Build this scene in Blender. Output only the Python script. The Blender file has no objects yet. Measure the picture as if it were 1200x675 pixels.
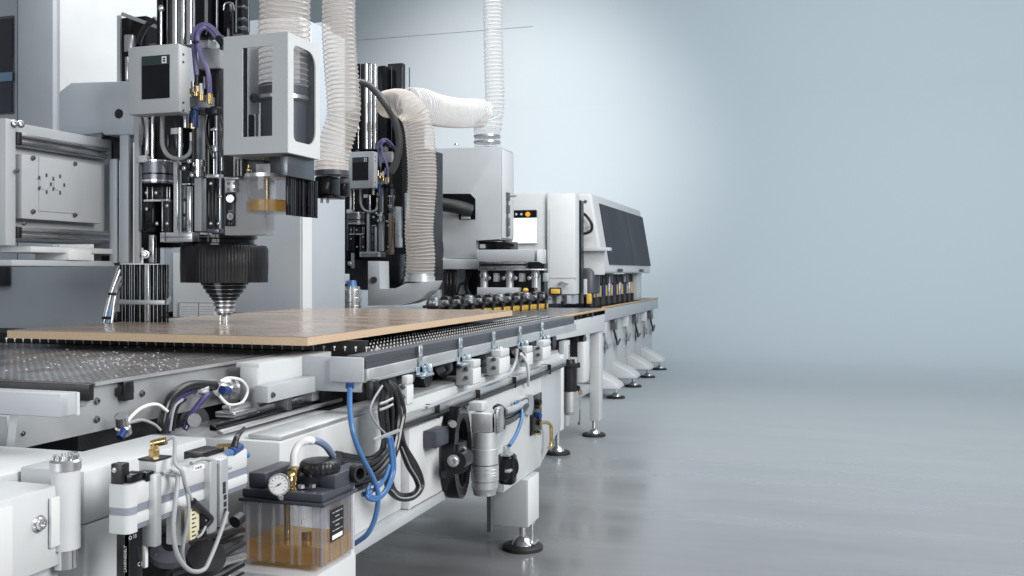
import bpy, bmesh, math, random
from mathutils import Vector as V, Matrix
random.seed(7)
S = bpy.context.scene
COL = S.collection
F, CU, CV, H = 1122.0, 600.0, 318.0, 1.2
TH = math.atan(350.0 / 1122.0)
sn, cs = math.sin(TH), math.cos(TH)
def ray(u, v):
    a, b = (u - CU) / F, (CV - v) / F
    return V((cs * a - sn, sn * a + cs, b))
def PX(u, v, X): r = ray(u, v); t = X / r.x; return V((0, 0, H)) + r * t
def PY(u, v, Y): r = ray(u, v); t = Y / r.y; return V((0, 0, H)) + r * t
def PZ(u, v, Z): r = ray(u, v); t = (Z - H) / r.z; return V((0, 0, H)) + r * t
def PT(p, du, dv):      # a point du,dv picture pixels to the right / down of p at its own depth
    d = p.x * -sn + p.y * cs
    return p + V((cs * du, sn * du, -dv)) * (d / F)

# ------------------------------------------------------------------ materials
def pm(name, col, rough=0.5, metal=0.0, var=0.06, scale=6.0, bump=0.0, bscale=60.0, stretch=None, coat=0.0, spec=0.5, rvar=0.08):
    m = bpy.data.materials.new(name); m.use_nodes = True
    nt = m.node_tree; n = nt.nodes; l = nt.links
    b = n["Principled BSDF"]
    b.inputs["Roughness"].default_value = rough
    b.inputs["Metallic"].default_value = metal
    b.inputs["Specular IOR Level"].default_value = spec
    b.inputs["Coat Weight"].default_value = coat
    b.inputs["Coat Roughness"].default_value = 0.06
    tc = n.new("ShaderNodeTexCoord"); mp = n.new("ShaderNodeMapping")
    l.new(tc.outputs["Object"], mp.inputs["Vector"])
    if stretch: mp.inputs["Scale"].default_value = stretch
    nz = n.new("ShaderNodeTexNoise"); nz.inputs["Scale"].default_value = scale; nz.inputs["Detail"].default_value = 6
    l.new(mp.outputs[0], nz.inputs["Vector"])
    rp = n.new("ShaderNodeValToRGB")
    rp.color_ramp.elements[0].position = 0.3; rp.color_ramp.elements[1].position = 0.7
    rp.color_ramp.elements[0].color = (*[max(0, c * (1 - var)) for c in col], 1)
    rp.color_ramp.elements[1].color = (*[min(1, c * (1 + var)) for c in col], 1)
    l.new(nz.outputs["Fac"], rp.inputs[0]); l.new(rp.outputs[0], b.inputs["Base Color"])
    mr = n.new("ShaderNodeMapRange"); mr.inputs[1].default_value = .3; mr.inputs[2].default_value = .7
    mr.inputs[3].default_value = max(.02, rough - rvar); mr.inputs[4].default_value = min(1, rough + rvar)
    l.new(nz.outputs["Fac"], mr.inputs[0]); l.new(mr.outputs[0], b.inputs["Roughness"])
    if bump:
        n2 = n.new("ShaderNodeTexNoise"); n2.inputs["Scale"].default_value = bscale; n2.inputs["Detail"].default_value = 3
        l.new(mp.outputs[0], n2.inputs["Vector"])
        bp = n.new("ShaderNodeBump"); bp.inputs["Strength"].default_value = bump; bp.inputs["Distance"].default_value = 0.002
        l.new(n2.outputs["Fac"], bp.inputs["Height"]); l.new(bp.outputs[0], b.inputs["Normal"])
    return m
def clear(name, tint, alpha, gl_rough=0.03, body=(0.5, 0.5, 0.5), bodyw=0.0, fres=1.35, translucent=False):
    m = bpy.data.materials.new(name); m.use_nodes = True
    nt = m.node_tree; n = nt.nodes; l = nt.links; n.remove(n["Principled BSDF"])
    out = n["Material Output"]
    tr = n.new("ShaderNodeBsdfTransparent"); tr.inputs[0].default_value = (*tint, 1)
    df = n.new("ShaderNodeBsdfDiffuse"); df.inputs[0].default_value = (*body, 1)
    mx = n.new("ShaderNodeMixShader"); mx.inputs[0].default_value = bodyw
    l.new(tr.outputs[0], mx.inputs[1])
    if translucent:
        tl = n.new("ShaderNodeBsdfTranslucent"); tl.inputs[0].default_value = (*body, 1)
        m2 = n.new("ShaderNodeMixShader"); m2.inputs[0].default_value = .45
        l.new(df.outputs[0], m2.inputs[1]); l.new(tl.outputs[0], m2.inputs[2]); l.new(m2.outputs[0], mx.inputs[2])
    else:
        l.new(df.outputs[0], mx.inputs[2])
    gl = n.new("ShaderNodeBsdfGlossy"); gl.inputs["Roughness"].default_value = gl_rough
    fr = n.new("ShaderNodeFresnel"); fr.inputs[0].default_value = fres
    ge = n.new("ShaderNodeNewGeometry"); iv = n.new("ShaderNodeMath"); iv.operation = 'SUBTRACT'; iv.inputs[0].default_value = 1; l.new(ge.outputs["Backfacing"], iv.inputs[1])
    mu = n.new("ShaderNodeMath"); mu.operation = 'MULTIPLY'; l.new(fr.outputs[0], mu.inputs[0]); l.new(iv.outputs[0], mu.inputs[1])
    m3 = n.new("ShaderNodeMixShader"); l.new(mu.outputs[0], m3.inputs[0])
    l.new(mx.outputs[0], m3.inputs[1]); l.new(gl.outputs[0], m3.inputs[2]); l.new(m3.outputs[0], out.inputs[0])
    return m
def emis(name, col, st):
    m = bpy.data.materials.new(name); m.use_nodes = True
    b = m.node_tree.nodes["Principled BSDF"]
    b.inputs["Base Color"].default_value = (.02, .02, .02, 1)
    b.inputs["Emission Color"].default_value = (*col, 1); b.inputs["Emission Strength"].default_value = st
    return m
white = pm("white_paint", (.58, .60, .612), .38, var=.03, bump=.05, bscale=220)
white2 = pm("bright_white_paint", (.67, .69, .70), .4, var=.02)
grey = pm("grey_paint", (.45, .48, .51), .42, var=.03, bump=.06, bscale=250)
lgrey = pm("light_grey_paint", (.43, .455, .48), .42, var=.03, bump=.06, bscale=250)
bgrey = pm("blue_grey_paint", (.47, .515, .565), .45, var=.03, bump=.05, bscale=250)
alu = pm("aluminium", (.74, .75, .76), .36, .8, var=.05, stretch=(30, 2, 30), scale=5, bump=.05, bscale=20)
alup = pm("anodised_aluminium", (.62, .64, .65), .45, .75, var=.05, scale=9)
steel = pm("steel", (.66, .67, .69), .28, .88, var=.1, scale=12)
dsteel = pm("dark_steel", (.20, .21, .23), .33, .9, var=.12, scale=14)
chrome = pm("chrome", (.86, .87, .88), .14, .92, var=.03)
zinc = pm("zinc_plate", (.60, .68, .74), .3, .9, var=.12, scale=40)
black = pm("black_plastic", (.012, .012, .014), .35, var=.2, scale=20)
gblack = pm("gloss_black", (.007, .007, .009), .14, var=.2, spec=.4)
rubber = pm("black_rubber", (.016, .016, .017), .55, var=.2)
cable_m = pm("black_cable", (.012, .012, .013), .28, var=.2)
slate = pm("slate_plastic", (.055, .060, .078), .42, var=.06, bump=.1, bscale=300)
dirty = pm("oiled_steel", (.40, .41, .43), .30, .9, var=.25, scale=5, stretch=(20, 1, 60))
drail = pm("dark_rail_grey", (.085, .09, .105), .42, .3, var=.08, stretch=(40, 1, 40))
brass = pm("brass", (.62, .46, .22), .25, 1, var=.15, scale=30)
blue = pm("blue_hose", (.065, .17, .38), .3, var=.06)
dblue = pm("dark_blue_plastic", (.02, .05, .18), .3, var=.1)
purple = pm("purple_hose", (.155, .14, .30), .35, var=.08)
greyhose = pm("grey_hose", (.34, .355, .37), .4, var=.05)
whitehose = pm("white_hose", (.80, .80, .80), .4, var=.03)
yellow = pm("amber_plastic", (.75, .48, .10), .4, var=.15, scale=30)
orange = pm("orange_button", (.9, .42, .03), .35, var=.05)
paper = pm("paper_white", (.82, .83, .85), .7, var=.02)
cream = pm("cream_label", (.62, .58, .42), .6, var=.06)
mdf = pm("fibreboard_edge", (.58, .435, .30), .75, var=.13, scale=260, bump=.25, bscale=400, rvar=.03)
lam = pm("board_laminate", (.325, .255, .20), .22, var=.15, scale=2.2, stretch=(1.0, 3.2, 1), bump=.0, bscale=40, coat=.0, rvar=.09)
tan = pm("tan_edge_strip", (.55, .36, .17), .5, var=.1)
ink = pm("dark_ink", (.02, .02, .025), .5)
whiteink = pm("white_ink", (.55, .56, .58), .5)
glass = clear("tinted_pane", (.93, .94, .95), 1, .02, (.2, .2, .22), .03, 1.35)
dglass = clear("dark_pane", (.10, .11, .13), 1, .04, (.09, .095, .115), .55, 1.5)
plast = clear("clear_plastic", (.93, .93, .94), 1, .05, (.75, .75, .78), .04, 1.45)
oil = clear("amber_oil", (.97, .74, .34), 1, .03, (.95, .66, .20), .42, 1.3, True)
hosew = clear("hose_wall", (.97, .95, .93), 1, .12, (.95, .93, .91), .27, 1.22, True)
hosewf = clear("pale_hose_wall", (.98, .98, .98), 1, .12, (.90, .90, .90), .18, 1.2, True)
coilm = pm("hose_coil", (.56, .50, .455), .35, .0, var=.05)
coilp = pm("pale_hose_coil", (.80, .77, .74), .3, .1, var=.04)
dpurple = pm("dark_purple_hose", (.05, .04, .14), .25)
crib = clear("clear_rib", (.88, .88, .90), 1, .06, (.8, .8, .83), .10, 1.5)
screen = emis("lit_screen", (.95, .97, 1), 1.6)

# perforated dark sheet
def perf(name, base, hole, pitch, rad, rough=.4):
    m = pm(name, base, rough, .5, var=.12, scale=14, stretch=(1, .35, 1), rvar=.1)
    nt = m.node_tree; n = nt.nodes; l = nt.links; b = n["Principled BSDF"]
    tc = n.new("ShaderNodeTexCoord"); vd = n.new("ShaderNodeVectorMath"); vd.operation = 'SCALE'
    vd.inputs["Scale"].default_value = 1 / pitch
    l.new(tc.outputs["Object"], vd.inputs[0])
    fr = n.new("ShaderNodeVectorMath"); fr.operation = 'FRACTION'; l.new(vd.outputs[0], fr.inputs[0])
    sb = n.new("ShaderNodeVectorMath"); sb.operation = 'SUBTRACT'; sb.inputs[1].default_value = (.5, .5, 0); l.new(fr.outputs[0], sb.inputs[0])
    ml = n.new("ShaderNodeVectorMath"); ml.operation = 'MULTIPLY'; ml.inputs[1].default_value = (1, 1, 0); l.new(sb.outputs[0], ml.inputs[0])
    ln = n.new("ShaderNodeVectorMath"); ln.operation = 'LENGTH'; l.new(ml.outputs[0], ln.inputs[0])
    lt = n.new("ShaderNodeMath"); lt.operation = 'LESS_THAN'; lt.inputs[1].default_value = rad; l.new(ln.outputs["Value"], lt.inputs[0])
    mx = n.new("ShaderNodeMixRGB"); src = b.inputs["Base Color"].links[0].from_socket
    l.new(lt.outputs[0], mx.inputs[0]); l.new(src, mx.inputs[1]); mx.inputs[2].default_value = (*hole, 1)
    l.new(mx.outputs[0], b.inputs["Base Color"])
    return m
perfm = perf("perforated_sheet", (.30, .31, .325), (.02, .02, .02), .022, .27, .30)
bedm = perf("perforated_bed", (.008, .008, .009), (.02, .02, .022), .03, .22, .6)

# ------------------------------------------------------------------ mesh builder
class B:
    def __init__(s): s.bm = bmesh.new()
    def raw(s, vs, fs):
        w = [s.bm.verts.new(v) for v in vs]
        for f in fs:
            try: s.bm.faces.new([w[i] for i in f])
            except ValueError: pass
        return w
    def hexa(s, p, bev=0, seg=2):    # 8 points: bottom ring 0-3, top ring 4-7
        w = s.raw(p, [(0, 3, 2, 1), (4, 5, 6, 7), (0, 1, 5, 4), (1, 2, 6, 5), (2, 3, 7, 6), (3, 0, 4, 7)])
        if bev:
            es = list({e for v in w for e in v.link_edges})
            bmesh.ops.bevel(s.bm, geom=es, offset=bev, segments=seg, affect='EDGES', profile=.5)
        return s
    def box(s, x0, x1, y0, y1, z0, z1, bev=0, seg=2):
        x0, x1 = sorted((x0, x1)); y0, y1 = sorted((y0, y1)); z0, z1 = sorted((z0, z1))
        return s.hexa([V((x0, y0, z0)), V((x1, y0, z0)), V((x1, y1, z0)), V((x0, y1, z0)),
                       V((x0, y0, z1)), V((x1, y0, z1)), V((x1, y1, z1)), V((x0, y1, z1))], bev, seg)
    def fp(s, u0, v0, u1, v1, Y, dy, bev=0):
        um, vm = (u0 + u1) / 2, (v0 + v1) / 2
        xa, xb = PY(u0, vm, Y).x, PY(u1, vm, Y).x
        if dy <= .2:        # u1 is where the far right edge shows, so the front face ends a little before it
            xc = PY(u1, vm, Y + dy).x
            while xc - xa < .55 * (xb - xa) and dy > .002: dy *= .8; xc = PY(u1, vm, Y + dy).x
            xb = xc
        return s.box(xa, xb, Y, Y + dy, PY(um, v1, Y).z, PY(um, v0, Y).z, bev)
    def sp(s, u0, u1, vt, vb, X, dx, bev=0):
        a, c = PX(u0, vt, X), PX(u0, vb, X); d = PX(u1, vt, X)
        return s.box(X - dx, X, a.y, d.y, c.z, a.z, bev)
    def prism(s, pts, vec, bev=0):
        n = len(pts); vec = V(vec)
        vs = [V(p) for p in pts] + [V(p) + vec for p in pts]
        fs = [tuple(range(n)), tuple(range(2 * n - 1, n - 1, -1))] + [(i, (i + 1) % n, n + (i + 1) % n, n + i) for i in range(n)]
        w = s.raw(vs, fs)
        if bev:
            es = list({e for v in w for e in v.link_edges})
            bmesh.ops.bevel(s.bm, geom=es, offset=bev, segments=2, affect='EDGES', profile=.5)
        return s
    def frame(s, outer, inner, vec):  # ring plate
        n = len(outer); vec = V(vec)
        vs = [V(p) for p in outer] + [V(p) for p in inner] + [V(p) + vec for p in outer] + [V(p) + vec for p in inner]
        fs = []
        for i in range(n):
            j = (i + 1) % n
            fs += [(i, j, n + j, n + i), (2 * n + i, 3 * n + i, 3 * n + j, 2 * n + j), (i, 2 * n + i, 2 * n + j, j), (n + i, n + j, 3 * n + j, 3 * n + i)]
        s.raw(vs, fs); return s
    def plate(s, outer, inner, vec):   # flat plate with a hole of any outline
        vec = V(vec); L = []
        for off in (V((0, 0, 0)), vec):
            es = []; loops = []
            for lp_ in (outer, inner):
                w = [s.bm.verts.new(V(p) + off) for p in lp_]; loops.append(w)
                es += [s.bm.edges.new((w[i], w[(i + 1) % len(w)])) for i in range(len(w))]
            bmesh.ops.triangle_fill(s.bm, edges=es, use_beauty=True); L.append(loops)
        for a, b in zip(L[0], L[1]):
            for i in range(len(a)): s.bm.faces.new((a[i], a[(i + 1) % len(a)], b[(i + 1) % len(a)], b[i]))
        return s
    def cyl(s, p0, p1, r0, r1=None, n=24):
        p0, p1 = V(p0), V(p1); r1 = r0 if r1 is None else r1
        return s.lathe([(0, 0), (r0, 0), (r1, (p1 - p0).length), (0, (p1 - p0).length)], p0, p1 - p0, n)
    def lathe(s, prof, c, axis=(0, 0, 1), n=32, mod=None):
        ax = V(axis).normalized(); c = V(c)
        q = ax.to_track_quat('Z', 'Y') if abs(ax.z) < .9999 else (Matrix.Identity(3).to_quaternion() if ax.z > 0 else Matrix.Rotation(math.pi, 3, 'X').to_quaternion())
        rings = []
        for r, z in prof:
            if r <= 1e-9: rings.append([s.bm.verts.new(c + q @ V((0, 0, z)))])
            else: rings.append([s.bm.verts.new(c + q @ V(((r * (mod(t) if mod else 1)) * math.cos(t), (r * (mod(t) if mod else 1)) * math.sin(t), z))) for t in [2 * math.pi * k / n for k in range(n)]])
        for a, b in zip(rings, rings[1:]):
            for k in range(n):
                j = (k + 1) % n
                q4 = ([a[k], a[j]] if len(a) > 1 else [a[0]]) + ([b[j], b[k]] if len(b) > 1 else [b[0]])
                if len(q4) > 2:
                    try: s.bm.faces.new(q4)
                    except ValueError: pass
        for e in (rings[0], rings[-1]):
            if len(e) > 2:
                try: s.bm.faces.new(e)
                except ValueError: pass
        return s
    def ball(s, c, r, sc=(1, 1, 1)):
        m = Matrix.Translation(V(c)) @ Matrix.Diagonal((*sc, 1))
        bmesh.ops.create_uvsphere(s.bm, u_segments=20, v_segments=12, radius=r, matrix=m); return s
    def tube(s, pts, r, n=10, res=8, smooth=True, cap=True, radf=None):
        P = spline(pts, res) if smooth else [V(p) for p in pts]
        fr = frames(P); rings = []
        for i, (p, (a, b)) in enumerate(zip(P, fr)):
            rr = r if radf is None else r * radf(i / (len(P) - 1))
            rings.append([s.bm.verts.new(p + (a * math.cos(2 * math.pi * k / n) + b * math.sin(2 * math.pi * k / n)) * rr) for k in range(n)])
        for x, y in zip(rings, rings[1:]):
            for k in range(n): s.bm.faces.new((x[k], x[(k + 1) % n], y[(k + 1) % n], y[k]))
        if cap: s.bm.faces.new(rings[0]); s.bm.faces.new(rings[-1])
        return s
    def done(s, name, mat, parent=None, flat=False):
        bmesh.ops.recalc_face_normals(s.bm, faces=s.bm.faces)
        if not flat:
            for f in s.bm.faces: f.smooth = True
            for e in s.bm.edges:
                if len(e.link_faces) == 2 and e.calc_face_angle(0) > .62: e.smooth = False
        root = parent
        while root is not None and root.parent is not None: root = root.parent
        off = ORG.get(root, V((0, 0, 0)))
        if off.length: bmesh.ops.translate(s.bm, verts=s.bm.verts, vec=-off)
        me = bpy.data.meshes.new(name); s.bm.to_mesh(me); s.bm.free()
        me.materials.append(mat)
        o = bpy.data.objects.new(name, me); COL.objects.link(o)
        if parent is not None: o.parent = parent
        return o
ORG = {}
def spline(pts, res=8):
    P = [V(p) for p in pts]; out = []
    E = [P[0] * 2 - P[1]] + P + [P[-1] * 2 - P[-2]]
    for i in range(1, len(E) - 2):
        for k in range(res):
            t = k / res; a, b, c, d = E[i - 1], E[i], E[i + 1], E[i + 2]
            out.append(.5 * ((2 * b) + (c - a) * t + (2 * a - 5 * b + 4 * c - d) * t * t + (3 * b - a - 3 * c + d) * t ** 3))
    out.append(P[-1]); return out
def frames(P):
    T = [((P[min(i + 1, len(P) - 1)] - P[max(i - 1, 0)]).normalized() or V((0, 0, 1))) for i in range(len(P))]
    a = T[0].orthogonal().normalized(); fr = []
    for t in T:
        a = (a - t * a.dot(t)).normalized(); fr.append((a, t.cross(a)))
    return fr
def thing(name, label, cat, loc=(0, 0, 0), group=None):
    o = bpy.data.objects.new(name, None); COL.objects.link(o); o.empty_display_size = .1
    o.location = loc; ORG[o] = V(loc); o["label"] = label; o["category"] = cat
    if group: o["group"] = group
    return o
def tag(o, label, cat, group=None):
    o["label"] = label; o["category"] = cat
    if group: o["group"] = group
    return o
def struct(o): o["kind"] = "structure"; return o
def dup(root, off, label=None):
    def rec(o, par):
        c = o.copy(); COL.objects.link(c)
        if par is not None: c.parent = par
        for ch in [x for x in bpy.data.objects if x.parent == o]: rec(ch, c)
        return c
    r = rec(root, None); r.location = root.location + V(off)
    if label: r["label"] = label
    return r
def text(s, size, origin, ux, uy, mat, parent, name="lettering", align='CENTER'):
    cu = bpy.data.curves.new("txt", 'FONT'); cu.body = s; cu.size = size; cu.align_x = align; cu.align_y = 'CENTER'; cu.extrude = .0003
    t = bpy.data.objects.new("txt", cu); COL.objects.link(t)
    me = bpy.data.meshes.new_from_object(t.evaluated_get(bpy.context.evaluated_depsgraph_get())); bpy.data.objects.remove(t)
    ux, uy = V(ux).normalized(), V(uy).normalized(); uz = ux.cross(uy)
    M = Matrix((ux, uy, uz)).transposed().to_4x4(); M.translation = V(origin)
    root = parent
    while root.parent is not None: root = root.parent
    me.transform(Matrix.Translation(-ORG.get(root, V((0, 0, 0)))) @ M)
    me.materials.clear(); me.materials.append(mat); me.name = name
    o = bpy.data.objects.new(name, me); COL.objects.link(o); o.parent = parent
    return o
def bolt(parent, p, d, r, mat=None, name="bolt"):
    d = V(d).normalized(); p = V(p)
    b = B(); b.lathe([(0, -.001), (r * 1.35, -.001), (r * 1.35, r * .25), (r, r * .3), (r, r * .9), (r * .8, r), (r * .5, r), (r * .5, r * .5), (0, r * .5)], p, d, 12)
    return b.done(name, mat or steel, parent)
def hose(parent, pts, r, pitch, wall=hosew, coil=coilm, wire=.075, name="hose_wall"):
    P = spline(pts, 30)
    # resample evenly
    L = [0]
    for a, b in zip(P, P[1:]): L.append(L[-1] + (b - a).length)
    def at(s):
        import bisect
        i = min(max(bisect.bisect(L, s) - 1, 0), len(P) - 2); t = (s - L[i]) / max(1e-9, L[i + 1] - L[i]); return P[i].lerp(P[i + 1], t)
    n = int(L[-1] / pitch * 6); Q = [at(L[-1] * k / n) for k in range(n + 1)]
    b = B(); fr = frames(Q); rings = []; N = 28
    for i, (p, (x, y)) in enumerate(zip(Q, fr)):
        ph = i / 6 * 2 * math.pi
        rings.append([b.bm.verts.new(p + (x * math.cos(t) + y * math.sin(t)) * r * (1 + .028 * math.cos(ph - t))) for t in [2 * math.pi * k / N for k in range(N)]])
    for c, d in zip(rings, rings[1:]):
        for k in range(N): b.bm.faces.new((c[k], c[(k + 1) % N], d[(k + 1) % N], d[k]))
    w = b.done(name, wall, parent)
    m = int(L[-1] / pitch * 22); Q = [at(L[-1] * k / m) for k in range(m + 1)]; fr = frames(Q)
    H_ = []
    for i, (p, (x, y)) in enumerate(zip(Q, fr)):
        t = 2 * math.pi * i / 22; H_.append(p + (x * math.cos(t) + y * math.sin(t)) * r * 1.04)
    B().tube(H_, pitch * wire, n=5, smooth=False).done("wire_coil", coil, parent)
    return w
def foot(parent, x, y, r=.085, stem=.13):
    B().lathe([(0, 0), (r, 0), (r, .014), (r * .9, .02), (0, .02)], (x, y, 0), n=36).done("foot_pad", rubber, parent)
    B().lathe([(0, .02), (r * .55, .021), (r * .45, .035), (.022, .05), (.014, .055), (.014, stem), (0, stem)], (x, y, 0), n=24).done("foot_stem", chrome, parent)
#@@MAIN
# ================================================================== SETTING
def floor_mat():
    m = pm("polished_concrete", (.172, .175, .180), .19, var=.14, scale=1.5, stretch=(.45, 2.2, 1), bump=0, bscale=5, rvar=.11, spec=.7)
    return m
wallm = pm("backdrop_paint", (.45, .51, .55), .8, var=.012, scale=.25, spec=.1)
floorm = floor_mat()
WY = 17.0; R_ = 4.2
# one seamless cove: concrete floor whose paint runs up into the matt backdrop
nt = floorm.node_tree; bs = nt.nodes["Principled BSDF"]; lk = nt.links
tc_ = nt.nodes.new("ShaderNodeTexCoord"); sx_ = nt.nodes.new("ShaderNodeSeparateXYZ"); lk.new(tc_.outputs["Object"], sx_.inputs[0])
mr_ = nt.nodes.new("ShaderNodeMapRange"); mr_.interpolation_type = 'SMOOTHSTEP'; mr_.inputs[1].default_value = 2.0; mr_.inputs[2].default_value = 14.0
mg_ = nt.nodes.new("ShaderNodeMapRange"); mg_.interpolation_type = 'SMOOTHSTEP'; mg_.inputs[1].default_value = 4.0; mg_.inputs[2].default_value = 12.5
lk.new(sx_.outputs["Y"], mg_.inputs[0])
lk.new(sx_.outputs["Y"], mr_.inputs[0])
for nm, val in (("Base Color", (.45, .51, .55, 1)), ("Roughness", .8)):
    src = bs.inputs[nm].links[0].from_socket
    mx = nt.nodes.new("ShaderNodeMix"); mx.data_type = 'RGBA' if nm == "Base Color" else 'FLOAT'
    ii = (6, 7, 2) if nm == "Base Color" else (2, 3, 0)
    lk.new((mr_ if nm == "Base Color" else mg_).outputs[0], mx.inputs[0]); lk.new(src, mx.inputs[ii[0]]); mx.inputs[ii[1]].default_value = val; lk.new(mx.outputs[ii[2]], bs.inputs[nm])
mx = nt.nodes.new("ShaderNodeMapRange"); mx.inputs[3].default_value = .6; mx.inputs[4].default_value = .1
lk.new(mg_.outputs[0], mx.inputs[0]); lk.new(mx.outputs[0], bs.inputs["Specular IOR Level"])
prof = [(-6, 0)] + [(y * .5, 0) for y in range(0, int((WY - R_) * 2))] + [(WY - R_ + R_ * math.sin(a), R_ - R_ * math.cos(a)) for a in [math.pi / 2 * k / 40 for k in range(41)]]
b = B(); k = len(prof)
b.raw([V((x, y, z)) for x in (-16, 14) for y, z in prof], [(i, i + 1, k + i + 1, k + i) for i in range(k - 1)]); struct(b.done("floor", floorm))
b = B(); b.raw([V((-16, WY, R_)), V((14, WY, R_)), V((14, WY, 9)), V((-16, WY, 9))], [(0, 1, 2, 3)]); struct(b.done("backdrop_wall", wallm))
b = B(); b.box(-16, -4.9, WY - .02, WY - .003, 5.722, 5.730); struct(b.done("wall_joint", pm("joint_filler", (.40, .455, .495), .8)))

# ================================================================== PERFORATED INFEED TABLE
it = thing("infeed_table", "dark perforated infeed table on a bare aluminium side panel", "machine table", (-1.6, 2.1, 0))
B().box(-4.2, -1.5, 1.73, 2.62, .948, .955).done("perforated_sheet", perfm, it)
B().box(-1.4995, -1.495, 1.73, 2.62, .949, .9565).done("side_lip", alu, it)
B().box(-4.2, -1.497, 1.712, 1.729, .918, .9545, .003).done("front_edge", black, it)
side = B().prism([PX(21, 486, -1.51), V((-1.51, 1.72, .905)), V((-1.51, 1.735, .947)), V((-1.51, 2.6, .947)), V((-1.51, 2.6, .845)), V((-1.51, 1.52, .845))], (-.02, 0, 0)).done("side_panel", alup, it)
for u, v in ((113, 470), (113, 491.5), (166, 461), (203, 460.5), (27, 508)):
    bolt(it, PX(u, v, -1.509), (1, 0, 0), .0062 if u > 50 else .004, dsteel)
p = PX(142, 458, -1.509)
cn = B(); cn.box(p.x, p.x + .02, p.y - .012, p.y + .02, p.z - .022, p.z + .022, .003); cn.box(p.x, p.x + .012, p.y - .022, p.y + .03, p.z - .008, p.z + .01, .002)
cn.done("sensor_plug", black, it)
fb = B().fp(-80, 459, 92, 486, 1.45, .045, .003).done("front_bar", lgrey, it)
B().fp(88, 459.6, 94, 487.2, 1.448, .05, .002).done("end_cap", white, fb)
B().fp(-80, 486, 17, 532, 1.6, .02).done("front_panel", grey, it)
B().box(-4, -1.56, 1.75, 2.6, .70, .84).done("dark_gap_block", black, it)  # black block painting the dark gap below the side panel
ch = B(); random.seed(9)
for k in range(150):
    q = PZ(random.gauss(150, 34) if k % 3 else random.uniform(5, 300), random.gauss(424, 8), .9553)
    if q.x > -1.52 or not 1.75 < q.y < 2.6: continue
    a = random.uniform(0, 6.3); r = random.uniform(.0014, .0042)
    ch.raw([q + V((r * math.cos(a + t_), r * .6 * math.sin(a + t_), z_)) for z_ in (0, .0012) for t_ in (0, 1.6, 3.1, 4.7)], [(0, 1, 2, 3), (4, 5, 6, 7), (0, 1, 5, 4), (1, 2, 6, 5), (2, 3, 7, 6), (3, 0, 4, 7)])
co_ = ch.done("wood_chips", whitehose); tag(co_, "pale wood chips scattered over the perforated sheet", "wood chips"); co_["kind"] = "stuff"
# hose guards and valve at side
p = PX(272, 455, -1.47)
v_ = B(); v_.lathe([(0, 0), (.03, 0), (.03, .012), (.018, .016), (.018, .05), (0, .05)], p, (-.2, -1, .05), 20); v_.done("valve_body", chrome, it)
B().lathe([(.012, 0), (.03, 0), (.03, .008), (.012, .008)], PX(269, 461, -1.45), (.6, -1, .1), 24).done("clear_ring", plast, it)
B().tube([PX(258, 447, -1.44), PX(268, 443, -1.43), PX(283, 446, -1.42), PX(290, 458, -1.42), PX(283, 472, -1.42), PX(268, 474, -1.42), PX(257, 464, -1.43)], .004, 8).done("clear_hose", whitehose, it)
B().lathe([(0, 0), (.011, 0), (.011, .03), (0, .03)], PX(268, 458, -1.44), (0, -1, .2), 16).done("blue_fitting", dblue, it)
p = PX(241, 455, -1.46); B().lathe([(0, 0), (.018, 0), (.02, .02), (.015, .03), (0, .03)], p, (-.5, -1, 0), 18).done("hose_nut", steel, it)
B().tube([PX(248, 454, -1.46), PX(225, 457, -1.47), PX(205, 470, -1.47), PX(197, 490, -1.47), PX(196, 508, -1.47)], .009, 12).done("purple_tube", dpurple, it)
B().tube([PX(252, 452, -1.455), PX(222, 452, -1.46), PX(199, 468, -1.46), PX(191, 492, -1.46), PX(190, 508, -1.46)], .012, 12).done("black_tube", cable_m, it)
B().tube([PX(244, 462, -1.45), PX(236, 470, -1.45), PX(224, 486, -1.45), PX(217, 503, -1.45)], .0075, 12).done("blue_tube", dpurple, it)
for k, (a, c) in enumerate(((214, 203), (210, 199))):
    B().tube([PX(a + 4, 468, -1.45), PX(a - 6, 478, -1.45), PX(c, 505, -1.45)], .0035, 8).done("thin_tube", greyhose if k else cable_m, it)
p = PX(228, 492, -1.45); B().lathe([(0, 0), (.034, 0), (.034, .008), (.012, .01), (.012, .026), (0, .026)], p, (.7, -1, .1), 24).done("clear_knob", plast, it)
B().lathe([(0, 0), (.016, 0), (.016, .02), (0, .02)], PX(228, 492, -1.44), (.7, -1, .1), 20).done("valve_core", steel, it)
B().tube([PX(144, 505, -1.45), PX(153, 489, -1.45), PX(168, 477, -1.45), PX(184, 474, -1.45), PX(196, 482, -1.45)], .004, 10).done("clear_hose", whitehose, it)
B().tube([PX(150, 496, -1.45), PX(165, 492, -1.45), PX(180, 497, -1.45), PX(188, 504, -1.45)], .0035, 10).done("clear_hose", greyhose, it)
p = PX(144, 500, -1.46); B().lathe([(0, -.018), (.017, -.018), (.017, .0), (.014, .004), (.014, .03), (0, .03)], p, (.2, -.5, 1), 20).done("hose_socket", steel, it)
B().cyl(PX(140, 513, -1.45), PX(146, 504, -1.45), .009).done("blue_fitting", dblue, it)

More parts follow.
